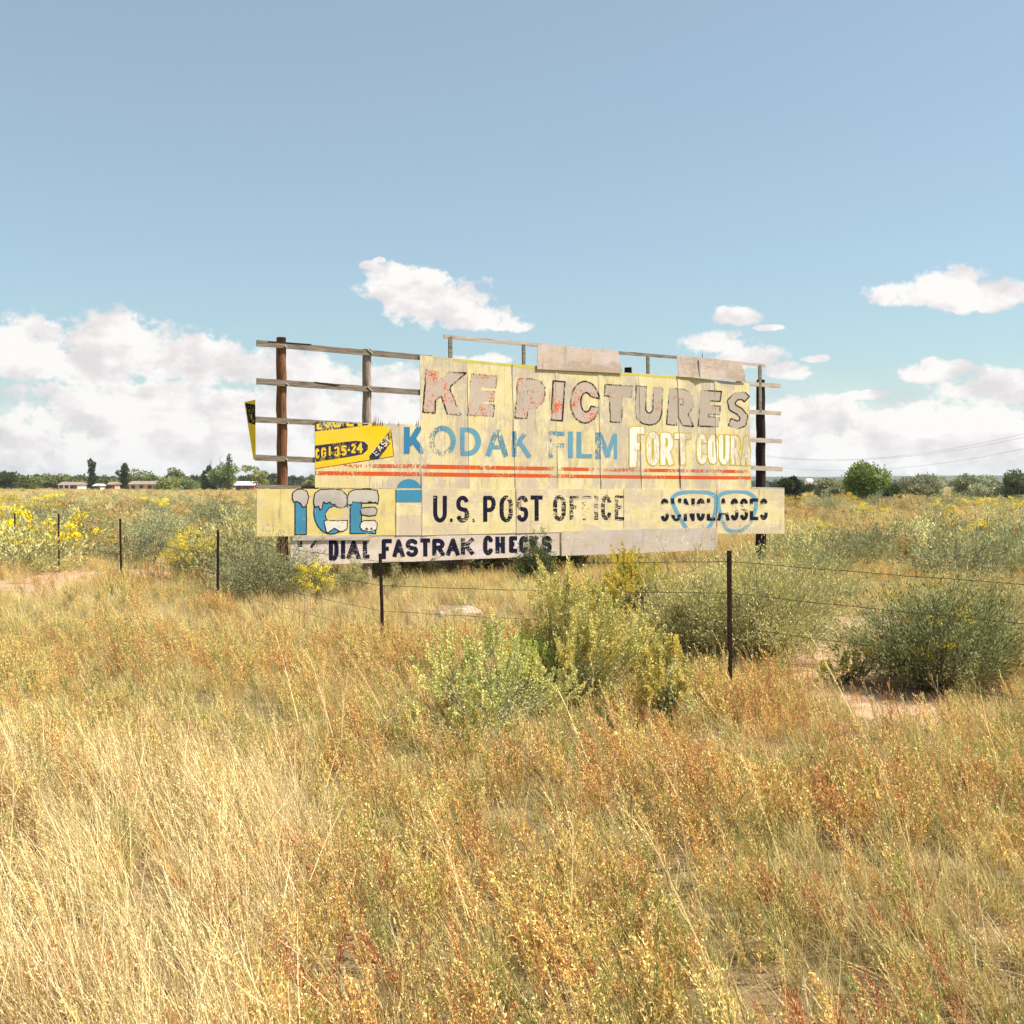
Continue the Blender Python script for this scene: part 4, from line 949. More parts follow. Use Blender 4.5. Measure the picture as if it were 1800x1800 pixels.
# shrubs -------------------------------------------------------
SAGE, SAGE2, YFL = (.46, .45, .24), (.32, .33, .15), (.85, .64, .03)
def shrub_parts(seed, r_, h, n, lf, colA, colB, flowers=0.0, flat_=1.0, dark=None, fcol=YFL, flsz=.02, fill=.55):
    """stems, foliage and blossoms of a rounded desert shrub"""
    st, fo, bl_ = Veg(seed), Veg(seed + 1), Veg(seed + 2); r = random.Random(seed + 3); st.r = r
    n = int(n * 1.25); nst = max(18, n // 60); tips = []
    for i in range(nst):
        a = r.uniform(0, 6.28); e = math.acos(r.uniform(.05, 1)); rad = r.uniform(.75, 1.12) * (1 + .18 * math.sin(a * 3 + seed) + .12 * math.sin(a * 5 + seed * 2))
        tip = Vector((math.cos(a) * math.sin(e) * r_ * rad, math.sin(a) * math.sin(e) * r_ * rad, h * (.18 + .82 * math.cos(e)) * rad)); tips.append(tip)
        mid = tip * .5 + Vector((0, 0, .06 * h)); base = Vector((r.gauss(0, .06), r.gauss(0, .06), 0)); st.ribbon([base, base.lerp(mid, .6), mid, tip], .012 * max(.6, r_), .003, (.17, .13, .09))
    tw = 5; per = max(3, n // (nst * tw))
    for tip in tips:
        d = tip.normalized(); cl = r.uniform(.78, 1.18); ca = colA if r.random() < .6 else colB
        for q in range(tw):
            t0 = 1 - fill * (r.random() ** 1.3); p0 = tip * t0 + Vector((r.gauss(0, .09), r.gauss(0, .09), r.gauss(0, .05))) * r_
            if p0.z < .03: p0.z = r.uniform(.03, .2 * h)
            dd = (d + Vector((r.gauss(0, .42), r.gauss(0, .42), .55 + r.gauss(0, .3)))).normalized(); ln = r_ * r.uniform(.16, .42)
            p1 = p0 + dd * ln + Vector((r.gauss(0, .05), r.gauss(0, .05), 0)) * r_
            st.ribbon([tip * (t0 * .8), p0, p1], .006, .002, (.30, .26, .15) if r.random() < .6 else (.17, .13, .09))
            for k in range(per):
                t = r.random() ** .8; p = p0.lerp(p1, t) + Vector((r.gauss(0, 1), r.gauss(0, 1), r.gauss(0, 1))) * (.022 + .03 * r_ * (1 - t))
                c = ca if r.random() < .75 else (colB if r.random() < .7 else (.50, .42, .20))
                fo.leaf(p, dd + Vector((r.gauss(0, .5), r.gauss(0, .5), r.gauss(.1, .35))), lf * r.uniform(.8, 1.5), lf * r.uniform(.22, .40), tuple(x * cl for x in c))
        if flowers and tip.z > h * .42 and r.random() < flowers:
            for k in range(42):
                p = tip * r.uniform(.98, 1.08) + Vector((r.gauss(0, .07 * r_), r.gauss(0, .07 * r_), r.gauss(0, .025))); bl_.leaf(p, (r.gauss(0, .6), r.gauss(0, .6), 1), flsz * r.uniform(.7, 1.4), flsz * r.uniform(.6, 1.0), fcol)
    return st, fo, bl_
def spike_parts(seed, r_, h, nst, leafcol=(.52, .52, .26), sp1=(.80, .72, .27), sp2=(.62, .63, .25), bias=(0, 0), dens=1.0):
    """saltbush: leafy below, thick yellow-green seed spikes above"""
    st, fo, bl_ = Veg(seed), Veg(seed + 1), Veg(seed + 2); r = random.Random(seed + 3); st.r = r
    limbs = [(r.uniform(0, 6.28), r.random() ** .6, r.uniform(.5, 1.08)) for _ in range(max(6, nst // 9))]
    for i in range(nst):
        a, sp, L_ = r.choice(limbs); a += r.gauss(0, .28); sp = max(.02, sp + r.gauss(0, .10)); L_ *= r.uniform(.72, 1.06)
        tip = Vector((math.cos(a) * sp * r_ + bias[0] * sp * r_, math.sin(a) * sp * r_, h * L_ * (1 - .45 * sp * sp))); base = Vector((r.gauss(0, .05), r.gauss(0, .05), 0))
        mid = base.lerp(tip, .5) + Vector((r.gauss(0, .04), r.gauss(0, .04), -.02 * h)); pts = [base, base.lerp(mid, .5), mid, mid.lerp(tip, .5) , tip]; st.ribbon(pts, .012, .003, (.20, .15, .10))
        d = (tip - mid).normalized()
        for k in range(int(60 * dens)):
            t = r.uniform(.2, .85); p = base.lerp(tip, t) + Vector((r.gauss(0, .04), r.gauss(0, .04), r.gauss(0, .03)))
            fo.leaf(p, d + Vector((r.gauss(0, .8), r.gauss(0, .8), r.gauss(.2, .5))), r.uniform(.02, .042), r.uniform(.009, .016), leafcol)
        for s_ in range(2):
            sl_ = r.uniform(.13, .27) * max(.7, h); o = tip + Vector((r.gauss(0, .045), r.gauss(0, .045), -r.uniform(0, .16) * h)); dd = (d + Vector((r.gauss(0, .28), r.gauss(0, .28), .5))).normalized()
            ca = sp1 if r.random() < .55 else sp2
            for k in range(int(84 * dens)):
                t = r.random(); rad = .018 * (1 - .65 * t); a2 = r.uniform(0, 6.28); p = o + dd * sl_ * t
                fo2 = bl_.leaf(p + Vector((math.cos(a2) * rad, math.sin(a2) * rad, 0)), dd + Vector((math.cos(a2), math.sin(a2), .2)), r.uniform(.014, .026), r.uniform(.012, .020), ca if r.random() < .8 else sp1)
    return st, fo, bl_
def build_shrub(name, parts, names, x, y, rz, label, cat, group=None, sc=1.0):
    root = empty(name, (x, y, gz(x, y) - .02), rz); root.scale = (sc, sc, sc); tag(root, label, cat, group)
    for g, nm in zip(parts, names):
        if g.f: o = mesh_obj(nm, g.v, g.f, M_leaf, root, cols=np.array(g.c))
    return root
def place_px(x, d): return gx(x, d), d
NM = ("stems", "foliage", "blossoms"); NS = ("stems", "foliage", "seed_spikes")
def shr(px, d, r_, h, seed, label, fl=0.0, n=7000, lf=.035, A=SAGE, B=SAGE2, cat="shrub", name="desert_shrub", **k):
    x, y = place_px(px, d); return build_shrub(name, shrub_parts(seed, r_, h, n, lf, A, B, fl, **k), NM, x, y, 0, label, cat)
PG = (.60, .54, .25); PG2 = (.42, .41, .16)
shr(470, 22.0, .98, 1.02, 1000, "large grey green shrub half covering the billboard's lower left corner", n=13000, lf=.04, A=(.44, .46, .25), B=(.27, .31, .15))
shr(552, 21.6, .42, .70, 1010, "yellow flowering shrub at the right flank of the large grey green one", .85, 5000, .03, name="rabbitbrush")
shr(618, 22.8, .40, .62, 1015, "pale green shrub below the first dark capitals", 0, 4500, .03, A=PG, B=PG2)
shr(688, 22.4, .26, .80, 1018, "thin pale green weed shrub beside the fence post under the billboard", 0, 2200, .03, A=PG, B=PG2, fill=.8)
shr(340, 27.2, .66, .98, 1020, "round yellow flowering shrub between two fence posts left of the billboard", .95, 9000, .035, name="rabbitbrush")
shr(422, 27.5, .55, .80, 1030, "dusty green shrub just left of the billboard's end", .1, 6000, .04, A=PG)
shr(940, 25.3, .40, .98, 1040, "dark green bush in front of the last dark capitals", 0, 8000, .045, A=(.085, .125, .045), B=(.05, .085, .03), name="dark_bush", fill=.8)
shr(1441, 38.5, .48, .88, 1050, "bright yellow flowering shrub right of the billboard", .95, 5000, .04, name="rabbitbrush")
shr(1215, 14.6, .72, 1.06, 1060, "pale green bush left of the near fence post", 0, 15000, .034, A=PG, B=PG2)
shr(1340, 14.2, .98, 1.22, 1070, "wide pale green bush behind the near fence post", .06, 24000, .034, A=(.66, .61, .28), B=(.46, .46, .18), flsz=.014)
shr(1470, 21.0, .55, .62, 1075, "low olive shrub on the far side of the sandy clearing", 0, 5000, .03, A=PG, B=PG2)
shr(1400, 19.0, .50, .66, 1078, "small pale shrub behind the wide pale green bush", 0, 4500, .03, A=PG, B=(.30, .30, .14))
shr(1650, 12.6, .86, .98, 1080, "dark green bush with leaves darkened as shade at the right edge of the clearing", .10, 26000, .036, A=(.34, .38, .16), B=(.10, .13, .05), flsz=.016)  # dark green; the darker second leaf colour puts extra shade into the bush
shr(1720, 15.5, .90, .95, 1085, "grey green bush behind the dark one at the right edge", 0, 9000, .035, A=PG, B=PG2)
for i, (px, off_, r_, h) in enumerate(((715, 1.3, .55, .75), (770, 1.5, .5, .7), (870, 1.4, .5, .75), (905, 1.2, .5, .7), (1000, 1.3, .6, .8), (1060, 1.5, .55, .75))):  # dark, dense scrub added to deepen the shade under the boards
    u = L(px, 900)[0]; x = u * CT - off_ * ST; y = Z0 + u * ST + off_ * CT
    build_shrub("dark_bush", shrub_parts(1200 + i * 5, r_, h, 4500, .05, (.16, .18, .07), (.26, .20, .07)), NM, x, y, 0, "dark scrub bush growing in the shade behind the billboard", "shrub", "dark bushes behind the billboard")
def spk(px, d, r_, h, nst, seed, label, **k):
    x, y = place_px(px, d); return build_shrub("saltbush", spike_parts(seed, r_, h, nst, **k), NS, x, y, 0, label, "shrub")
spk(1005, 11.2, .66, 1.20, 150, 1100, "tallest saltbush with yellow green seed spikes in the middle foreground", dens=1.3, bias=(.15, 0), leafcol=(.56, .55, .27), sp1=(.84, .76, .26), sp2=(.66, .67, .25))
spk(850, 10.0, .74, .88, 130, 1110, "spreading saltbush with pale spikes left of the tallest one", sp1=(.72, .68, .26), sp2=(.52, .56, .22))
spk(940, 10.8, .40, .88, 50, 1115, "small saltbush between the spreading one and the tallest one", sp1=(.55, .55, .14), sp2=(.34, .40, .12))
spk(1120, 17.6, .72, 1.06, 170, 1120, "dark saltbush with golden spikes below the grey bare sheets", leafcol=(.17, .21, .09), sp1=(.76, .62, .10), sp2=(.42, .44, .10), dens=1.1)
spk(1205, 10.2, .40, .72, 60, 1130, "yellow saltbush at the foot of the near fence post", sp1=(.76, .64, .18), sp2=(.58, .54, .18))
spk(1480, 12.9, .26, .40, 16, 1140, "small yellow tipped saltbush on the sand", leafcol=(.13, .16, .07), sp1=(.46, .42, .07), sp2=(.20, .25, .07))

# shrubs of the plain behind: individuals copied from a few kinds
def proto(seed, r_, h, n, lf, A, B, fl, flsz=.03):
    s, f, b = shrub_parts(seed, r_, h, n, lf, A, B, fl, flsz=flsz); g = Veg(0)
    for q in (s, f, b):
        o = len(g.v); g.v += q.v; g.f += [tuple(i + o for i in ff) for ff in q.f]; g.c += q.c
    me = g.mesh("field_shrub"); return me.data
grey = [proto(2000 + i, .72, .72, 2600, .055, c, c2, 0) for i, (c, c2) in enumerate(((PG, SAGE2), ((.34, .37, .22), (.24, .27, .15)), ((.40, .40, .20), (.30, .31, .14))))]
yelo = [proto(2050 + i, .70, .75, 2400, .055, SAGE, PG2, .85, .045) for i in range(2)]
gold = [proto(2070 + i, .60, .60, 2200, .055, (.42, .33, .12), (.46, .24, .09), 0) for i in range(2)]
cnt = {'g': 0, 'y': 0, 'o': 0}; placed = []; rs_ = random.Random(44); tries = 0
def crowded(x, y, md): return any((x - a) ** 2 + (y - b) ** 2 < md * md for a, b in placed)
while len(placed) < 165 and tries < 30000:
    tries += 1; y = math.sqrt(rs_.uniform(24 ** 2, 110 ** 2)) if rs_.random() < .62 else rs_.uniform(24, 60); x = rs_.uniform(-.5, .5) * y
    bh = behind(x, y); px = 900 + x / y * FPX
    if bh < 1.2 and y < 36: 
        if px > 440 and px < 1390: continue
        if y < 25: continue
    if 480 < px < 1360: 
        if y > 34 or rs_.random() < .6: continue
    if bare(x, y) > -.3: continue
    if x > .2 * y and 42 < y < 75 and rs_.random() < .75: continue     # reddish open meadow
    if crowded(x, y, .9 + y * .009): continue
    t = rs_.random(); yel = nz(x, y, .07, 4) > .16
    if t < (.40 if yel else .05): m, nm, lb, gr, k = yelo, "rabbitbrush", "yellow flowering desert shrub out on the plain", "yellow flowering shrubs on the plain", 'y'
    elif t < .88: m, nm, lb, gr, k = grey, "desert_shrub", "round grey green desert shrub out on the plain", "grey green shrubs on the plain", 'g'
    else: m, nm, lb, gr, k = gold, "dry_shrub", "dry golden brown shrub out on the plain", "dry golden shrubs on the plain", 'o'
    o = bpy.data.objects.new(nm, rs_.choice(m)); COL.objects.link(o); o.location = (x, y, gz(x, y) - .03); o.rotation_euler = (0, 0, rs_.uniform(0, 6.28))
    s = rs_.uniform(.9, 1.55) * (1 + max(0, y - 50) * .003); o.scale = (s * rs_.uniform(.9, 1.3), s * rs_.uniform(.9, 1.3), s * rs_.uniform(.8, 1.1)); tag(o, lb, "shrub", gr); placed.append((x, y))
# the farther scrub, past counting
vs = [Veg(1) for _ in range(5)]
far_coll = bpy.data.collections.new("far_shrub_kinds")
for i, (c, c2, fl) in enumerate(((PG, SAGE, 0), (SAGE, PG2, 0), (PG, PG2, .8), ((.50, .40, .18), (.44, .28, .12), 0), ((.56, .48, .24), (.50, .38, .18), 0))):
    s, f, b = shrub_parts(2100 + i * 5, .8, .6, 500, .12, c, c2, fl, flsz=.09); g = Veg(0)
    for q in (s, f, b):
        o_n = len(g.v); g.v += q.v; g.f += [tuple(k + o_n for k in ff) for ff in q.f]; g.c += q.c
    o = g.mesh("far_shrub"); o.name = "far_shrub_%02d" % i; far_coll.objects.link(o)
P = []; I_x = []; S_x = []
for d0, d1, dens in ((60, 120, .12), (120, 330, .06), (330, 700, .02)):
    X, Y = wedge(d0, d1, dens)
    for x, y in zip(X.tolist(), Y.tolist()):
        v = nz(x, y, .03, 7); k = rr.choice((0, 1, 4)) if v > .18 else rr.choice((3, 4, 4, 4, 0))
        if nz(x, y, .05, 11) > .40 and rr.random() < .3: k = 2
        P.append((x, y, gz(x, y) - .05)); I_x.append(k); S_x.append(rr.uniform(.6, 1.4))
scatter("far_scrub", "far off low scrub and dry grass across the plain", "scrub", P, far_coll, 5, I_x, S_x, .03)

# rock and cactus
def rock(x, y, rx, ry, rz, seed, label):
    v = []; f = []; a, b = 26, 9
    for j in range(b + 1):
        for i in range(a):
            t = 2 * math.pi * i / a; e = math.pi / 2 * j / b
            p = Vector((math.cos(t) * math.cos(e), math.sin(t) * math.cos(e), math.sin(e) ** .8)); k = 1 + .30 * mnoise.noise(p * 1.6 + Vector((seed, 0, 0))) + .16 * mnoise.noise(p * 4.5) + .06 * mnoise.noise(p * 11)
            v.append((p.x * rx * k, p.y * ry * k, p.z * rz * k - .03))
    for j in range(b):
        for i in range(a): f.append((j*a+i, j*a+(i+1) % a, (j+1)*a+(i+1) % a, (j+1)*a+i))
    o = mesh_obj("rock", v, f, M_rock); o.location = (x, y, gz(x, y)); tag(o, label, "rock"); return o
rock(gx(815, 19.6), 19.6, .34, .26, .15, 3, "largest pale flat stone lying in the grass before the billboard")
rock(gx(783, 19.3), 19.3, .17, .14, .13, 5, "small pale stone left of the largest one")
cx_, cy_ = gx(604, 22.9), 22.9
CA = empty("prickly_pear", (cx_, cy_, gz(cx_, cy_))); tag(CA, "small prickly pear cactus with pale pads under the billboard's left end", "cactus")
for (dx, dz, rw, rh, tl) in ((0, .16, .10, .14, .1), (.11, .36, .10, .12, .35), (-.08, .34, .09, .11, -.3), (.02, .43, .09, .11, .05), (-.15, .22, .08, .10, -.7)):
    mb = MB(); n1_, n2_ = 14, 8; vs_ = []; fs_ = []
    for j in range(n2_ + 1):
        for i in range(n1_):
            a, e = 2 * math.pi * i / n1_, math.pi * (j / n2_ - .5); X_, Z_, Y_ = rw * math.cos(a) * math.cos(e), rh * math.sin(e), .018 * math.sin(a) * math.cos(e)
            vs_.append((dx + X_ * math.cos(tl) + Z_ * math.sin(tl), Y_, dz - X_ * math.sin(tl) + Z_ * math.cos(tl)))
    for j in range(n2_):
        for i in range(n1_): fs_.append((j*n1_+i, j*n1_+(i+1) % n1_, (j+1)*n1_+(i+1) % n1_, (j+1)*n1_+i))
    mb.add(vs_, fs_); mb.build("pad", M_cactus, CA, smooth=True)

# ---------------------------------------------------------------- trees
def tree(name, px, d, ybase, ytop, wpx, seed, label, A, B, n=1400, lf=.45, shape='round', group=None, trunk=.25, cat="tree", zb=None, holes=.0, ragged=.35):
    x, y = gx(px, d), d; H = (ybase - ytop) * d / FPX * 1.10; W = wpx * d / FPX / 2 * 1.15; zb = (CAM_H - (ybase - HORIZ) * d / FPX) if zb is None else zb
    root = empty(name, (x, y, zb)); tag(root, label, cat, group); r = random.Random(seed); g = Veg(seed); tr = MB()
    if zb > gz(x, y): pass
    low = min(0, gz(x, y) - zb)
    tw = max(.08, H * .035)
    tr.tube([(0, 0, low - .2), (.02 * H, 0, H * .3), (-.01 * H, 0, H * .6), (.0, 0, H * .85)], [tw, tw * .8, tw * .5, tw * .15], 7)
    blobs = []
    if shape == 'round':
        for i in range(r.randint(13, 18)):
            a, q = r.uniform(0, 6.28), r.random() ** .5; zz = r.uniform(trunk, .88); k = math.sin(math.pi * min(1, (zz - trunk * .6) / (1.05 - trunk * .6))) ** .5
            blobs.append((Vector((math.cos(a) * q * W * .72 * k, math.sin(a) * q * W * .72 * k, H * zz)), W * r.uniform(.26, .44), H * r.uniform(.12, .2)))
    elif shape == 'poplar':
        for i in range(12):
            zz = .08 + .86 * i / 11; k = math.sin(math.pi * min(.98, zz * .8 + .18)) ** .6; blobs.append((Vector((r.gauss(0, .3) * W, r.gauss(0, .3) * W, H * zz)), W * .8 * k * r.uniform(.6, 1.15), H * r.uniform(.05, .10)))
    elif shape == 'sparse':
        for i in range(11):
            a, q = r.uniform(0, 6.28), r.uniform(.2, 1); zz = r.uniform(.35, .95); blobs.append((Vector((math.cos(a) * q * W * .8, math.sin(a) * q * W * .8, H * zz)), W * r.uniform(.14, .25), H * r.uniform(.06, .11)))
    elif shape == 'bush':
        for i in range(16):
            a, q = r.uniform(0, 6.28), r.random() ** .5; zz = r.uniform(.1, .85); k = math.sqrt(max(.05, 1 - (zz * .85) ** 2)); blobs.append((Vector((math.cos(a) * q * W * .75 * k, math.sin(a) * q * W * .75 * k, H * zz)), W * r.uniform(.25, .4), H * r.uniform(.14, .24)))
    per = int(n * 1.5) // len(blobs); lf *= 1.25
    for c, rw, rh in blobs:
        ca = A if r.random() < .5 else B; br = r.uniform(.85, 1.2)
        if c.length > H * .3: tr.tube([(0, 0, H * .25), (c * .6 + Vector((0, 0, H * .05)))[:], c[:]], [tw * .4, tw * .22, tw * .08], 4, cap=False)
        for k in range(per):
            dv = Vector((r.gauss(0, 1), r.gauss(0, 1), r.gauss(0, 1))).normalized(); q = r.uniform(.55, 1.0 + ragged * r.random()); p = c + Vector((dv.x * rw, dv.y * rw, dv.z * rh)) * q
            if p.z < .0: p.z = r.uniform(0, .1 * H)
            g.leaf(p, dv + Vector((r.gauss(0, .6), r.gauss(0, .6), r.gauss(.1, .5))), lf * r.uniform(.6, 1.4), lf * r.uniform(.45, .9), tuple(v * br for v in (ca if r.random() < .75 else (A if ca is B else B))))
    tr.build("trunk", M_bark, root); mesh_obj("crown", g.v, g.f, M_leaf, root, cols=np.array(g.c)); return root
GA, GB = (.12, .155, .06), (.19, .225, .09); DK, DK2 = (.04, .06, .028), (.075, .10, .042); PL, PL2 = (.30, .32, .14), (.21, .24, .10)
T = tree
T("poplar", 161, 350, 865, 814, 12, 1, "slim dark poplar left of the pink cottage, with a bare pointed tip", DK, DK2, 900, .45, 'poplar')
T("poplar", 219, 345, 865, 821, 14, 2, "dense dark poplar standing beside the long low house", DK2, GA, 1100, .45, 'poplar')
for i, (px, top, w, A, B, lb, d) in enumerate(((190, 841, 34, GA, GB, "low round tree between the two poplars", 380), (246, 830, 56, GA, GB, "broad tree behind the long low house", 390), (268, 836, 34, PL2, GB, "lighter tree at the right end of the long low house", 375),
        (312, 828, 38, GA, PL2, "feathery tree in the middle of the left tree row", 370), (335, 843, 40, PL2, GB, "low light green tree right of the feathery one", 360), (132, 842, 30, GA, GB, "round tree at the left of the first poplar", 360), (96, 836, 44, GA, PL2, "broad tree near the left end of the row", 370), (52, 840, 40, GB, PL2, "light tree second from the left end of the row", 360), (12, 834, 46, DK2, GA, "dark tree at the left end of the row", 360))):
    T("broadleaf_tree", px, d, 864, top, w, 20 + i, lb, A, B, 1500, .5)
T("young_tree", 293, 300, 868, 841, 38, 41, "yellow green young tree in front of the tree row", PL, (.24, .25, .09), 1500, .38, 'bush')
T("broadleaf_tree", 392, 345, 865, 817, 48, 42, "tallest clump tree of the left row with bare tops", PL2, GA, 2400, .45)
T("dark_conifer", 373, 350, 865, 825, 18, 43, "dark upright tree against the tallest clump", DK, DK2, 1000, .45, 'poplar')
T("poplar", 404, 340, 865, 806, 9, 44, "thin poplar with bare twigs above the tallest clump", DK2, GA, 420, .4, 'poplar')
T("poplar", 357, 350, 865, 832, 10, 45, "thin pale poplar left of the tallest clump", GA, GB, 420, .4, 'poplar')
T("sparse_tree", 455, 230, 868, 824, 52, 46, "airy see-through tree behind the billboard's left end", PL2, PL, 900, .30, 'sparse')
T("sparse_tree", 547, 240, 868, 838, 30, 47, "small airy tree seen under the lowest open rail", PL2, PL, 700, .30, 'sparse')
# bare dead tips
for i, (px, y0) in enumerate(((371, 807), (387, 802), (398, 810), (408, 800))):
    x, y = gx(px, 348), 348; mb = MB(); zt = CAM_H + (HORIZ - y0) * 348 / FPX; mb.tube([(0, 0, -.1), (.1, 0, zt * .6), (0, 0, zt)], [.16, .10, .03], 5)
    for k in range(14):
        z = zt * (.55 + .43 * k / 14); s = (-1) ** k; mb.tube([(0, 0, z - .3), (s * .25, .1 * s, z + .2)], [.035, .01], 3, cap=False)
    o = mb.build("dead_poplar", M_bark); o.location = (x, y, 0); tag(o, "bare dead poplar trunk rising out of the clump tree", "tree", "bare poplar trunks over the clump tree")
# right side
T("large_tree", 1531, 130, 885, 823, 90, 60, "big bright green bushy tree right of the billboard", (.13, .20, .05), (.25, .32, .08), 12000, .21, 'bush', ragged=.5)
T("olive_shrub_tree", 1463, 140, 876, 846, 56, 61, "grey olive thicket left of the big green tree", (.33, .34, .22), (.23, .25, .14), 3600, .20, 'bush')
T("olive_shrub_tree", 1615, 140, 884, 842, 90, 62, "wide grey olive thicket right of the big green tree", (.33, .34, .22), (.23, .25, .14), 5000, .20, 'bush')
T("olive_shrub_tree", 1710, 145, 884, 840, 90, 63, "grey olive thicket towards the right edge", (.33, .34, .22), (.23, .25, .14), 5000, .20, 'bush')
T("olive_shrub_tree", 1790, 140, 884, 836, 70, 64, "grey green thicket at the right edge", (.17, .2, .1), (.12, .15, .07), 4000, .20, 'bush')
T("green_shrub_tree", 1635, 170, 880, 837, 30, 65, "green crown poking out behind the wide olive thicket", GB, (.16, .20, .06), 1500, .28, 'bush')
T("green_shrub_tree", 1618, 175, 880, 839, 22, 66, "smaller green crown behind the wide olive thicket", GB, (.16, .20, .06), 1200, .28, 'bush')
T("juniper", 1386, 120, 880, 845, 40, 67, "dark juniper right behind the billboard's right end", DK, DK2, 3600, .20, 'bush')
T("juniper", 1470, 125, 882, 864, 22, 68, "small dark juniper before the olive thicket", DK, DK2, 1400, .17, 'bush')
T("juniper", 1560, 122, 886, 858, 48, 69, "low dark juniper at the foot of the big green tree", DK, DK2, 2600, .17, 'bush')
rj = random.Random(9); jm = []
for i in range(26):
    px = rj.uniform(1355, 1475) if i < 20 else rj.uniform(480, 560); yb = rj.uniform(858, 868); d = rj.uniform(240, 520); w = rj.uniform(9, 20)
    T("juniper", px, d, HORIZ + CAM_H * FPX / d, HORIZ + CAM_H * FPX / d - rj.uniform(7, 14), w, 300 + i, "dark round juniper scattered on the plain", DK, DK2, 420, .5, 'bush', group="junipers scattered on the plain", zb=0)
# far wooded belt: one mass
wd_ = [Veg(1)]
far2 = bpy.data.collections.new("far_wood_kinds")
for i, (A, B) in enumerate(((DK, DK2), (DK2, GA))):
    g = Veg(900 + i); r = g.r
    for k in range(420):
        dv = Vector((r.gauss(0, 1), r.gauss(0, 1), r.gauss(0, 1))).normalized(); p = Vector((dv.x * 4, dv.y * 4, 3 + dv.z * 3.2)) * r.uniform(.8, 1.05); g.leaf(p, dv + Vector((r.gauss(0, .6), r.gauss(0, .6), r.gauss(0, .6))), r.uniform(.9, 1.8), r.uniform(.7, 1.3), A if r.random() < .6 else B)
    o = g.mesh("far_tree"); o.name = "far_tree_%02d" % i; far2.objects.link(o)
P = []; I_x = []; S_x = []
for k in range(2600):
    y = rr.uniform(560, 1500); x = rr.uniform(-.62, .62) * y; px = 900 + x / y * FPX
    if px > 800 and rr.random() < .55: continue
    if px > 800 and y < 900: continue
    P.append((x, y, -.5)); I_x.append(rr.randrange(2)); S_x.append(rr.uniform(.55, 1.15) * (1 if px < 800 else .8) * (1.25 if y > 1000 else 1))
scatter("far_woodland", "dark wooded belt along the horizon", "woodland", P, far2, 2, I_x, S_x, .02)

# ---------------------------------------------------------------- houses
def house(name, px, d, wpx, hw, roof_h, wall, roof, label, depth=7, windows=2, flatroof=False, rz=0.0, zb=0.0, over=.4):
    x = gx(px, d); w = wpx * d / FPX; root = empty(name, (x, d, zb), rz); tag(root, label, "house")
    mb = MB(); mb.box((-w/2, 0, -.3), (w/2, depth, hw)); mb.build("wall", wall, root)
    mb = MB(); o = over
    if flatroof: mb.box((-w/2 - o, -o, hw + .003), (w/2 + o, depth + o, hw + .35))
    else:
        mb.add([(-w/2-o, -o, hw+.003), (w/2+o, -o, hw+.003), (w/2+o, depth+o, hw+.003), (-w/2-o, depth+o, hw+.003), (-w/2-o, depth/2, hw+roof_h), (w/2+o, depth/2, hw+roof_h)], [(0,1,5,4), (2,3,4,5), (0,4,3), (1,2,5), (0,3,2,1)])
    mb.build("roof", roof, root)
    for i in range(windows):
        xc = -w/2 + w * (i + .5) / (windows + .6); mb = MB(); mb.box((xc - .55, -.06, 1.0), (xc + .55, -.003, 2.0)); mb.build("window", M_glassd, root)
    xc = w/2 - w * .12; mb = MB(); mb.box((xc - .45, -.06, 0), (xc + .45, -.003, 2.05)); mb.build("door", M_wall_red, root)
    return root
house("long_house", 253, 335, 52, 2.3, .9, M_wall_pink, M_roof_grey, "long low pinkish house in front of the left tree row", 8, 3)
house("cottage", 195, 338, 11, 2.2, .8, M_wall_pink, M_roof_grey, "small pinkish cottage left of the long low house", 6, 1)
house("shed", 170, 340, 10, 1.8, .6, M_wall_white, M_roof_white, "small pale shed beside the slim poplar", 5, 1)
house("white_roofed_house", 430, 330, 32, 2.0, 1.1, M_wall_red, M_roof_white, "low brick house with a white roof near the billboard's left end", 8, 2)
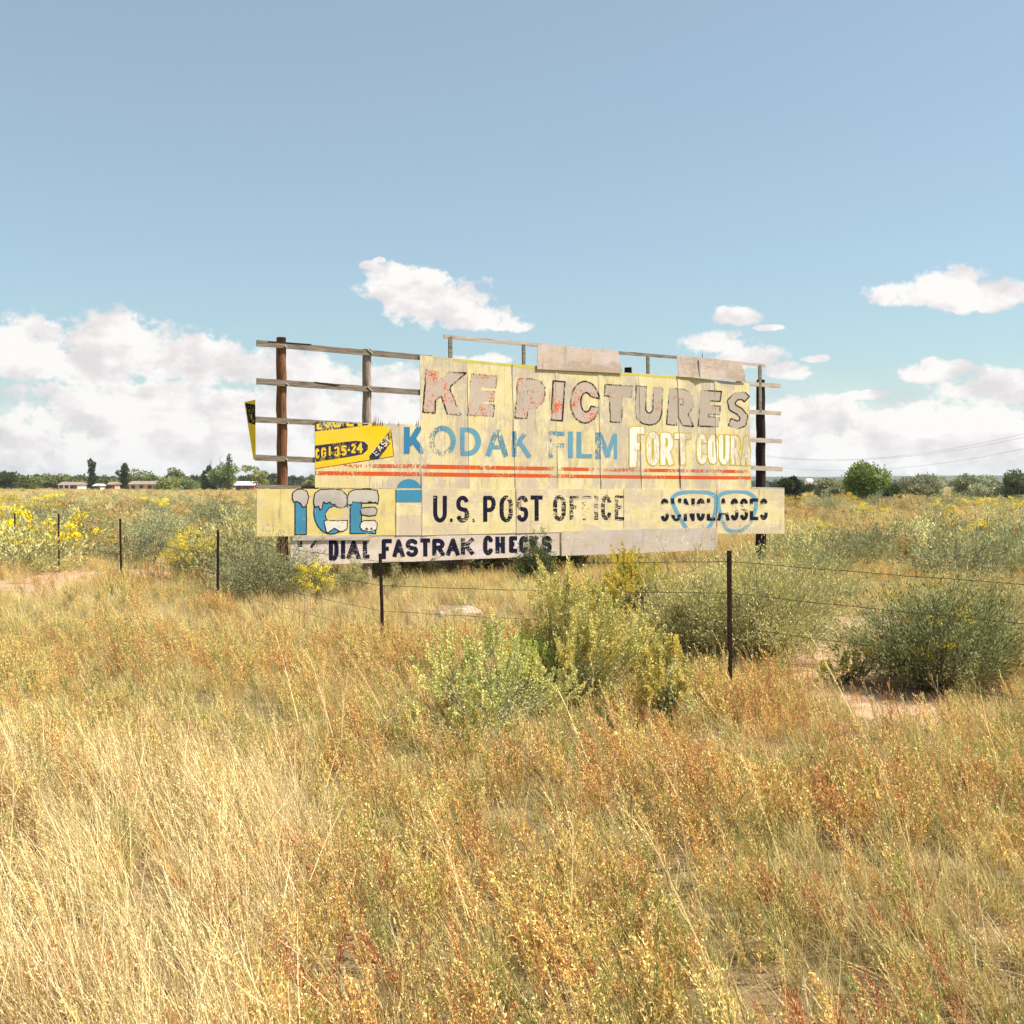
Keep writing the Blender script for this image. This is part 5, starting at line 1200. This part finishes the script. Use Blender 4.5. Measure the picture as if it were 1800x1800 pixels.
house("garage", 281, 328, 14, 1.9, .7, M_wall_pink, M_roof_grey, "lower wing at the right of the long low house", 6, 1)
house("blue_grey_house", 120, 342, 34, 2.1, .9, M_wall_white, M_roof_grey, "pale house at the left end of the tree row", 8, 3)
house("far_white_house", 1425, 640, 8, 4.0, 1.4, M_wall_white, M_roof_white, "tiny white house on the far plain right of the billboard", 8, 1)
house("far_cream_house", 1440, 660, 9, 2.6, 1.0, M_wall_white, M_roof_grey, "tiny pale house right of the white one", 8, 1)
house("far_cream_house", 1406, 620, 7, 2.8, 1.0, M_wall_white, M_roof_grey, "tiny pale house left of the white one", 8, 1)

# overhead line
PLN = empty("power_line", (gx(1300, 190), 190, 0)); tag(PLN, "thin sagging overhead wires in the sky right of the billboard", "power line")
ox, oy = PLN.location.x, PLN.location.y; ends = [(gx(1240, 190), 190), (gx(1900, 120), 120)]
for (x, y) in ends:
    mb = MB(); mb.tube([(x - ox, y - oy, -.3), (x - ox, y - oy, 9.2)], [.14, .10], 8); mb.box((x - ox - .9, y - oy - .16, 8.4), (x - ox + .9, y - oy - .10, 8.55)); mb.build("pole", M_bark, PLN)
for k, (zo, xo) in enumerate(((8.6, -.8), (8.6, .8), (7.2, 0))):
    (xa, ya), (xb, yb) = ends; mb = MB(); pts = []
    for i in range(25):
        t = i / 24; pts.append((xa + (xb - xa) * t + xo - ox, ya + (yb - ya) * t - .13 - oy, zo - 3.2 * 4 * t * (1 - t)))
    mb.tube(pts, .010, 4, cap=False); mb.build("wire", M_wire, PLN)

# ---------------------------------------------------------------- haze
def haze():
    mb = MB(); mb.box((-3600, -60, -3), (3600, 4200, 60)); m, n, out = new_mat("haze_air"); v = N(n, 'ShaderNodeVolumePrincipled')
    v.inputs['Color'].default_value = (.80, .88, 1.0, 1); v.inputs['Density'].default_value = HAZE; v.inputs['Anisotropy'].default_value = .2
    n.links.new(v.outputs[0], out.inputs['Volume']); o = mb.build("haze", m); tag(o, "faint blue haze over the plain", "haze", kind='stuff')
HAZE = 0.00010
USE_HAZE = True
if USE_HAZE: haze()
